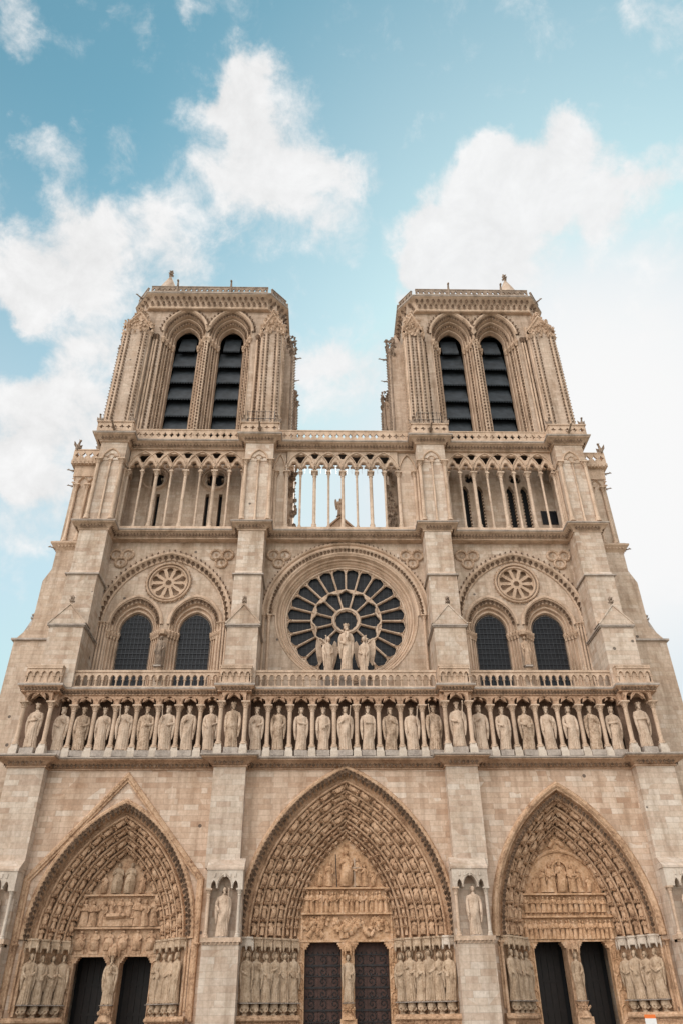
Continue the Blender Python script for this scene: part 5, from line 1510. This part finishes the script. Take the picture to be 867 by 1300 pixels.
for (bx_, by_, br, bw) in BLOBS:
    d = px_dir(bx_, by_); ang = (px_dir(bx_+br, by_)).angle(d)*1.12
    dp = nt.nodes.new('ShaderNodeVectorMath'); dp.operation = 'DOT_PRODUCT'; nt.links.new(DW, dp.inputs[0]); dp.inputs[1].default_value = d
    mr = nt.nodes.new('ShaderNodeMapRange'); mr.interpolation_type = 'SMOOTHSTEP'; nt.links.new(dp.outputs['Value'], mr.inputs[0])
    mr.inputs[1].default_value = math.cos(ang); mr.inputs[2].default_value = 1.0; mr.inputs[3].default_value = 0; mr.inputs[4].default_value = bw
    acc = mr.outputs[0] if acc is None else math_n(nt, 'ADD', acc, mr.outputs[0])
# everywhere behind and beside the camera: broken cumulus
dpf = nt.nodes.new('ShaderNodeVectorMath'); dpf.operation = 'DOT_PRODUCT'; nt.links.new(D, dpf.inputs[0]); dpf.inputs[1].default_value = FW
away = nt.nodes.new('ShaderNodeMapRange'); away.interpolation_type = 'SMOOTHSTEP'; nt.links.new(dpf.outputs['Value'], away.inputs[0]); away.inputs[1].default_value = .72; away.inputs[2].default_value = .35; away.inputs[3].default_value = 0; away.inputs[4].default_value = 1.0
nb = cnoise(2.2, 6, .55)
bk = math_n(nt, 'MULTIPLY', math_n(nt, 'MULTIPLY', math_n(nt, 'SUBTRACT', nb.outputs['Fac'], .38, True), 5.0, True), away.outputs[0])
acc = math_n(nt, 'ADD', acc, bk)
nf_ = cnoise(15.0, 12, .66, None, .25); nf2 = cnoise(4.0, 5, .55)
dens = math_n(nt, 'ADD', acc, math_n(nt, 'MULTIPLY', math_n(nt, 'SUBTRACT', nf_.outputs['Fac'], .5), 2.7))
dens = math_n(nt, 'ADD', dens, math_n(nt, 'MULTIPLY', math_n(nt, 'SUBTRACT', nf2.outputs['Fac'], .5), .5))
mk = nt.nodes.new('ShaderNodeMapRange'); mk.interpolation_type = 'SMOOTHSTEP'; nt.links.new(dens, mk.inputs[0]); mk.inputs[1].default_value = .06; mk.inputs[2].default_value = 1.30
# bright veil round the sun
ds = nt.nodes.new('ShaderNodeVectorMath'); ds.operation = 'DOT_PRODUCT'; nt.links.new(D, ds.inputs[0]); ds.inputs[1].default_value = SUN
veil = nt.nodes.new('ShaderNodeMapRange'); veil.interpolation_type = 'SMOOTHERSTEP'; nt.links.new(ds.outputs['Value'], veil.inputs[0]); veil.inputs[1].default_value = .95; veil.inputs[2].default_value = 1.0; veil.inputs[3].default_value = 0.; veil.inputs[4].default_value = 1.0
# thin high haze growing towards the horizon
sz = nt.nodes.new('ShaderNodeSeparateXYZ'); nt.links.new(D, sz.inputs[0])
hz = nt.nodes.new('ShaderNodeMapRange'); hz.interpolation_type = 'SMOOTHSTEP'; nt.links.new(sz.outputs[2], hz.inputs[0]); hz.inputs[1].default_value = .88; hz.inputs[2].default_value = .50; hz.inputs[3].default_value = 0.0; hz.inputs[4].default_value = .62
SKYS = .10; CL = 1.0
skyc = nt.nodes.new('ShaderNodeVectorMath'); skyc.operation = 'MULTIPLY'; nt.links.new(sky.outputs[0], skyc.inputs[0]); skyc.inputs[1].default_value = (.93, 1.32, .96)
cl_b = nt.nodes.new('ShaderNodeMapRange'); nt.links.new(nf_.outputs['Fac'], cl_b.inputs[0]); cl_b.inputs[1].default_value = .3; cl_b.inputs[2].default_value = .7; cl_b.inputs[3].default_value = .84; cl_b.inputs[4].default_value = 1.06
CLOUD_RAD = 5.0      # relative to the sky texture, before the background strength
ccol = nt.nodes.new('ShaderNodeVectorMath'); ccol.operation = 'SCALE'; ccol.inputs[0].default_value = (1.0*CLOUD_RAD, 1.0*CLOUD_RAD, 1.0*CLOUD_RAD); nt.links.new(cl_b.outputs[0], ccol.inputs['Scale'])
smin = nt.nodes.new('ShaderNodeVectorMath'); smin.operation = 'MINIMUM'; nt.links.new(skyc.outputs[0], smin.inputs[0]); smin.inputs[1].default_value = (3.9, 4.5, 4.8)
c1 = mixc(nt, smin.outputs[0], (CLOUD_RAD*.80, CLOUD_RAD*.90, CLOUD_RAD*.95), hz.outputs[0])
c2 = mixc(nt, c1, ccol.outputs[0], mk.outputs[0])
veil2 = nt.nodes.new('ShaderNodeMapRange'); veil2.interpolation_type = 'SMOOTHSTEP'; nt.links.new(ds.outputs['Value'], veil2.inputs[0]); veil2.inputs[1].default_value = .74; veil2.inputs[2].default_value = .97; veil2.inputs[3].default_value = 0.; veil2.inputs[4].default_value = .30
c2 = mixc(nt, c2, (CLOUD_RAD*.97, CLOUD_RAD*1.0, CLOUD_RAD*1.02), veil2.outputs[0])
c3 = mixc(nt, c2, (CLOUD_RAD*1.04, CLOUD_RAD*1.04, CLOUD_RAD*1.04), veil.outputs[0])
# clouds facing the sun, behind the camera, are lit full on
dl = nt.nodes.new('ShaderNodeVectorMath'); dl.operation = 'DOT_PRODUCT'; nt.links.new(D, dl.inputs[0]); dl.inputs[1].default_value = Vector((-.62, -.66, .44)).normalized()
frontlit = nt.nodes.new('ShaderNodeMapRange'); frontlit.interpolation_type = 'SMOOTHSTEP'; nt.links.new(dl.outputs['Value'], frontlit.inputs[0]); frontlit.inputs[1].default_value = .34; frontlit.inputs[2].default_value = .95; frontlit.inputs[3].default_value = 1.0; frontlit.inputs[4].default_value = 4.1
hi = nt.nodes.new('ShaderNodeMapRange'); nt.links.new(sz.outputs[2], hi.inputs[0]); hi.inputs[1].default_value = 0; hi.inputs[2].default_value = .6; hi.inputs[3].default_value = .45; hi.inputs[4].default_value = 1.15
fw_ = math_n(nt, 'MULTIPLY', math_n(nt, 'SUBTRACT', frontlit.outputs[0], 1.0), hi.outputs[0])
fcomb = nt.nodes.new('ShaderNodeCombineXYZ')
for i_, t_ in enumerate((1.22, 1.005, .89)): nt.links.new(math_n(nt, 'ADD', math_n(nt, 'MULTIPLY', fw_, t_), 1.0), fcomb.inputs[i_])
c4 = nt.nodes.new('ShaderNodeVectorMath'); c4.operation = 'MULTIPLY'; nt.links.new(c3, c4.inputs[0]); nt.links.new(fcomb.outputs[0], c4.inputs[1])
nt.links.new(c4.outputs[0], bg.inputs[0]); bg.inputs[1].default_value = SKYS

sl = bpy.data.lights.new('sun', 'SUN'); sl.energy = 4.0; sl.angle = R(.6); sl.color = (1, .95, .87)
so = bpy.data.objects.new('sun', sl); COL.objects.link(so); so.rotation_euler = (-SUN).to_track_quat('-Z', 'Y').to_euler(); so.location = (60, 90, 110)

# ------------------------------------------------------------------ camera
cd = bpy.data.cameras.new('camera'); co = bpy.data.objects.new('camera', cd); COL.objects.link(co)
cd.sensor_fit = 'HORIZONTAL'; cd.sensor_width = 36; cd.lens = 36*FPX/867; cd.clip_end = 3000; cd.clip_start = .1
co.matrix_world = Matrix(((RT[0], UP[0], -FW[0], CAM[0]), (RT[1], UP[1], -FW[1], CAM[1]), (RT[2], UP[2], -FW[2], CAM[2]), (0, 0, 0, 1)))
S.camera = co
S.view_settings.view_transform = 'Standard'; S.view_settings.look = 'None'; S.view_settings.exposure = .86; S.view_settings.gamma = 1
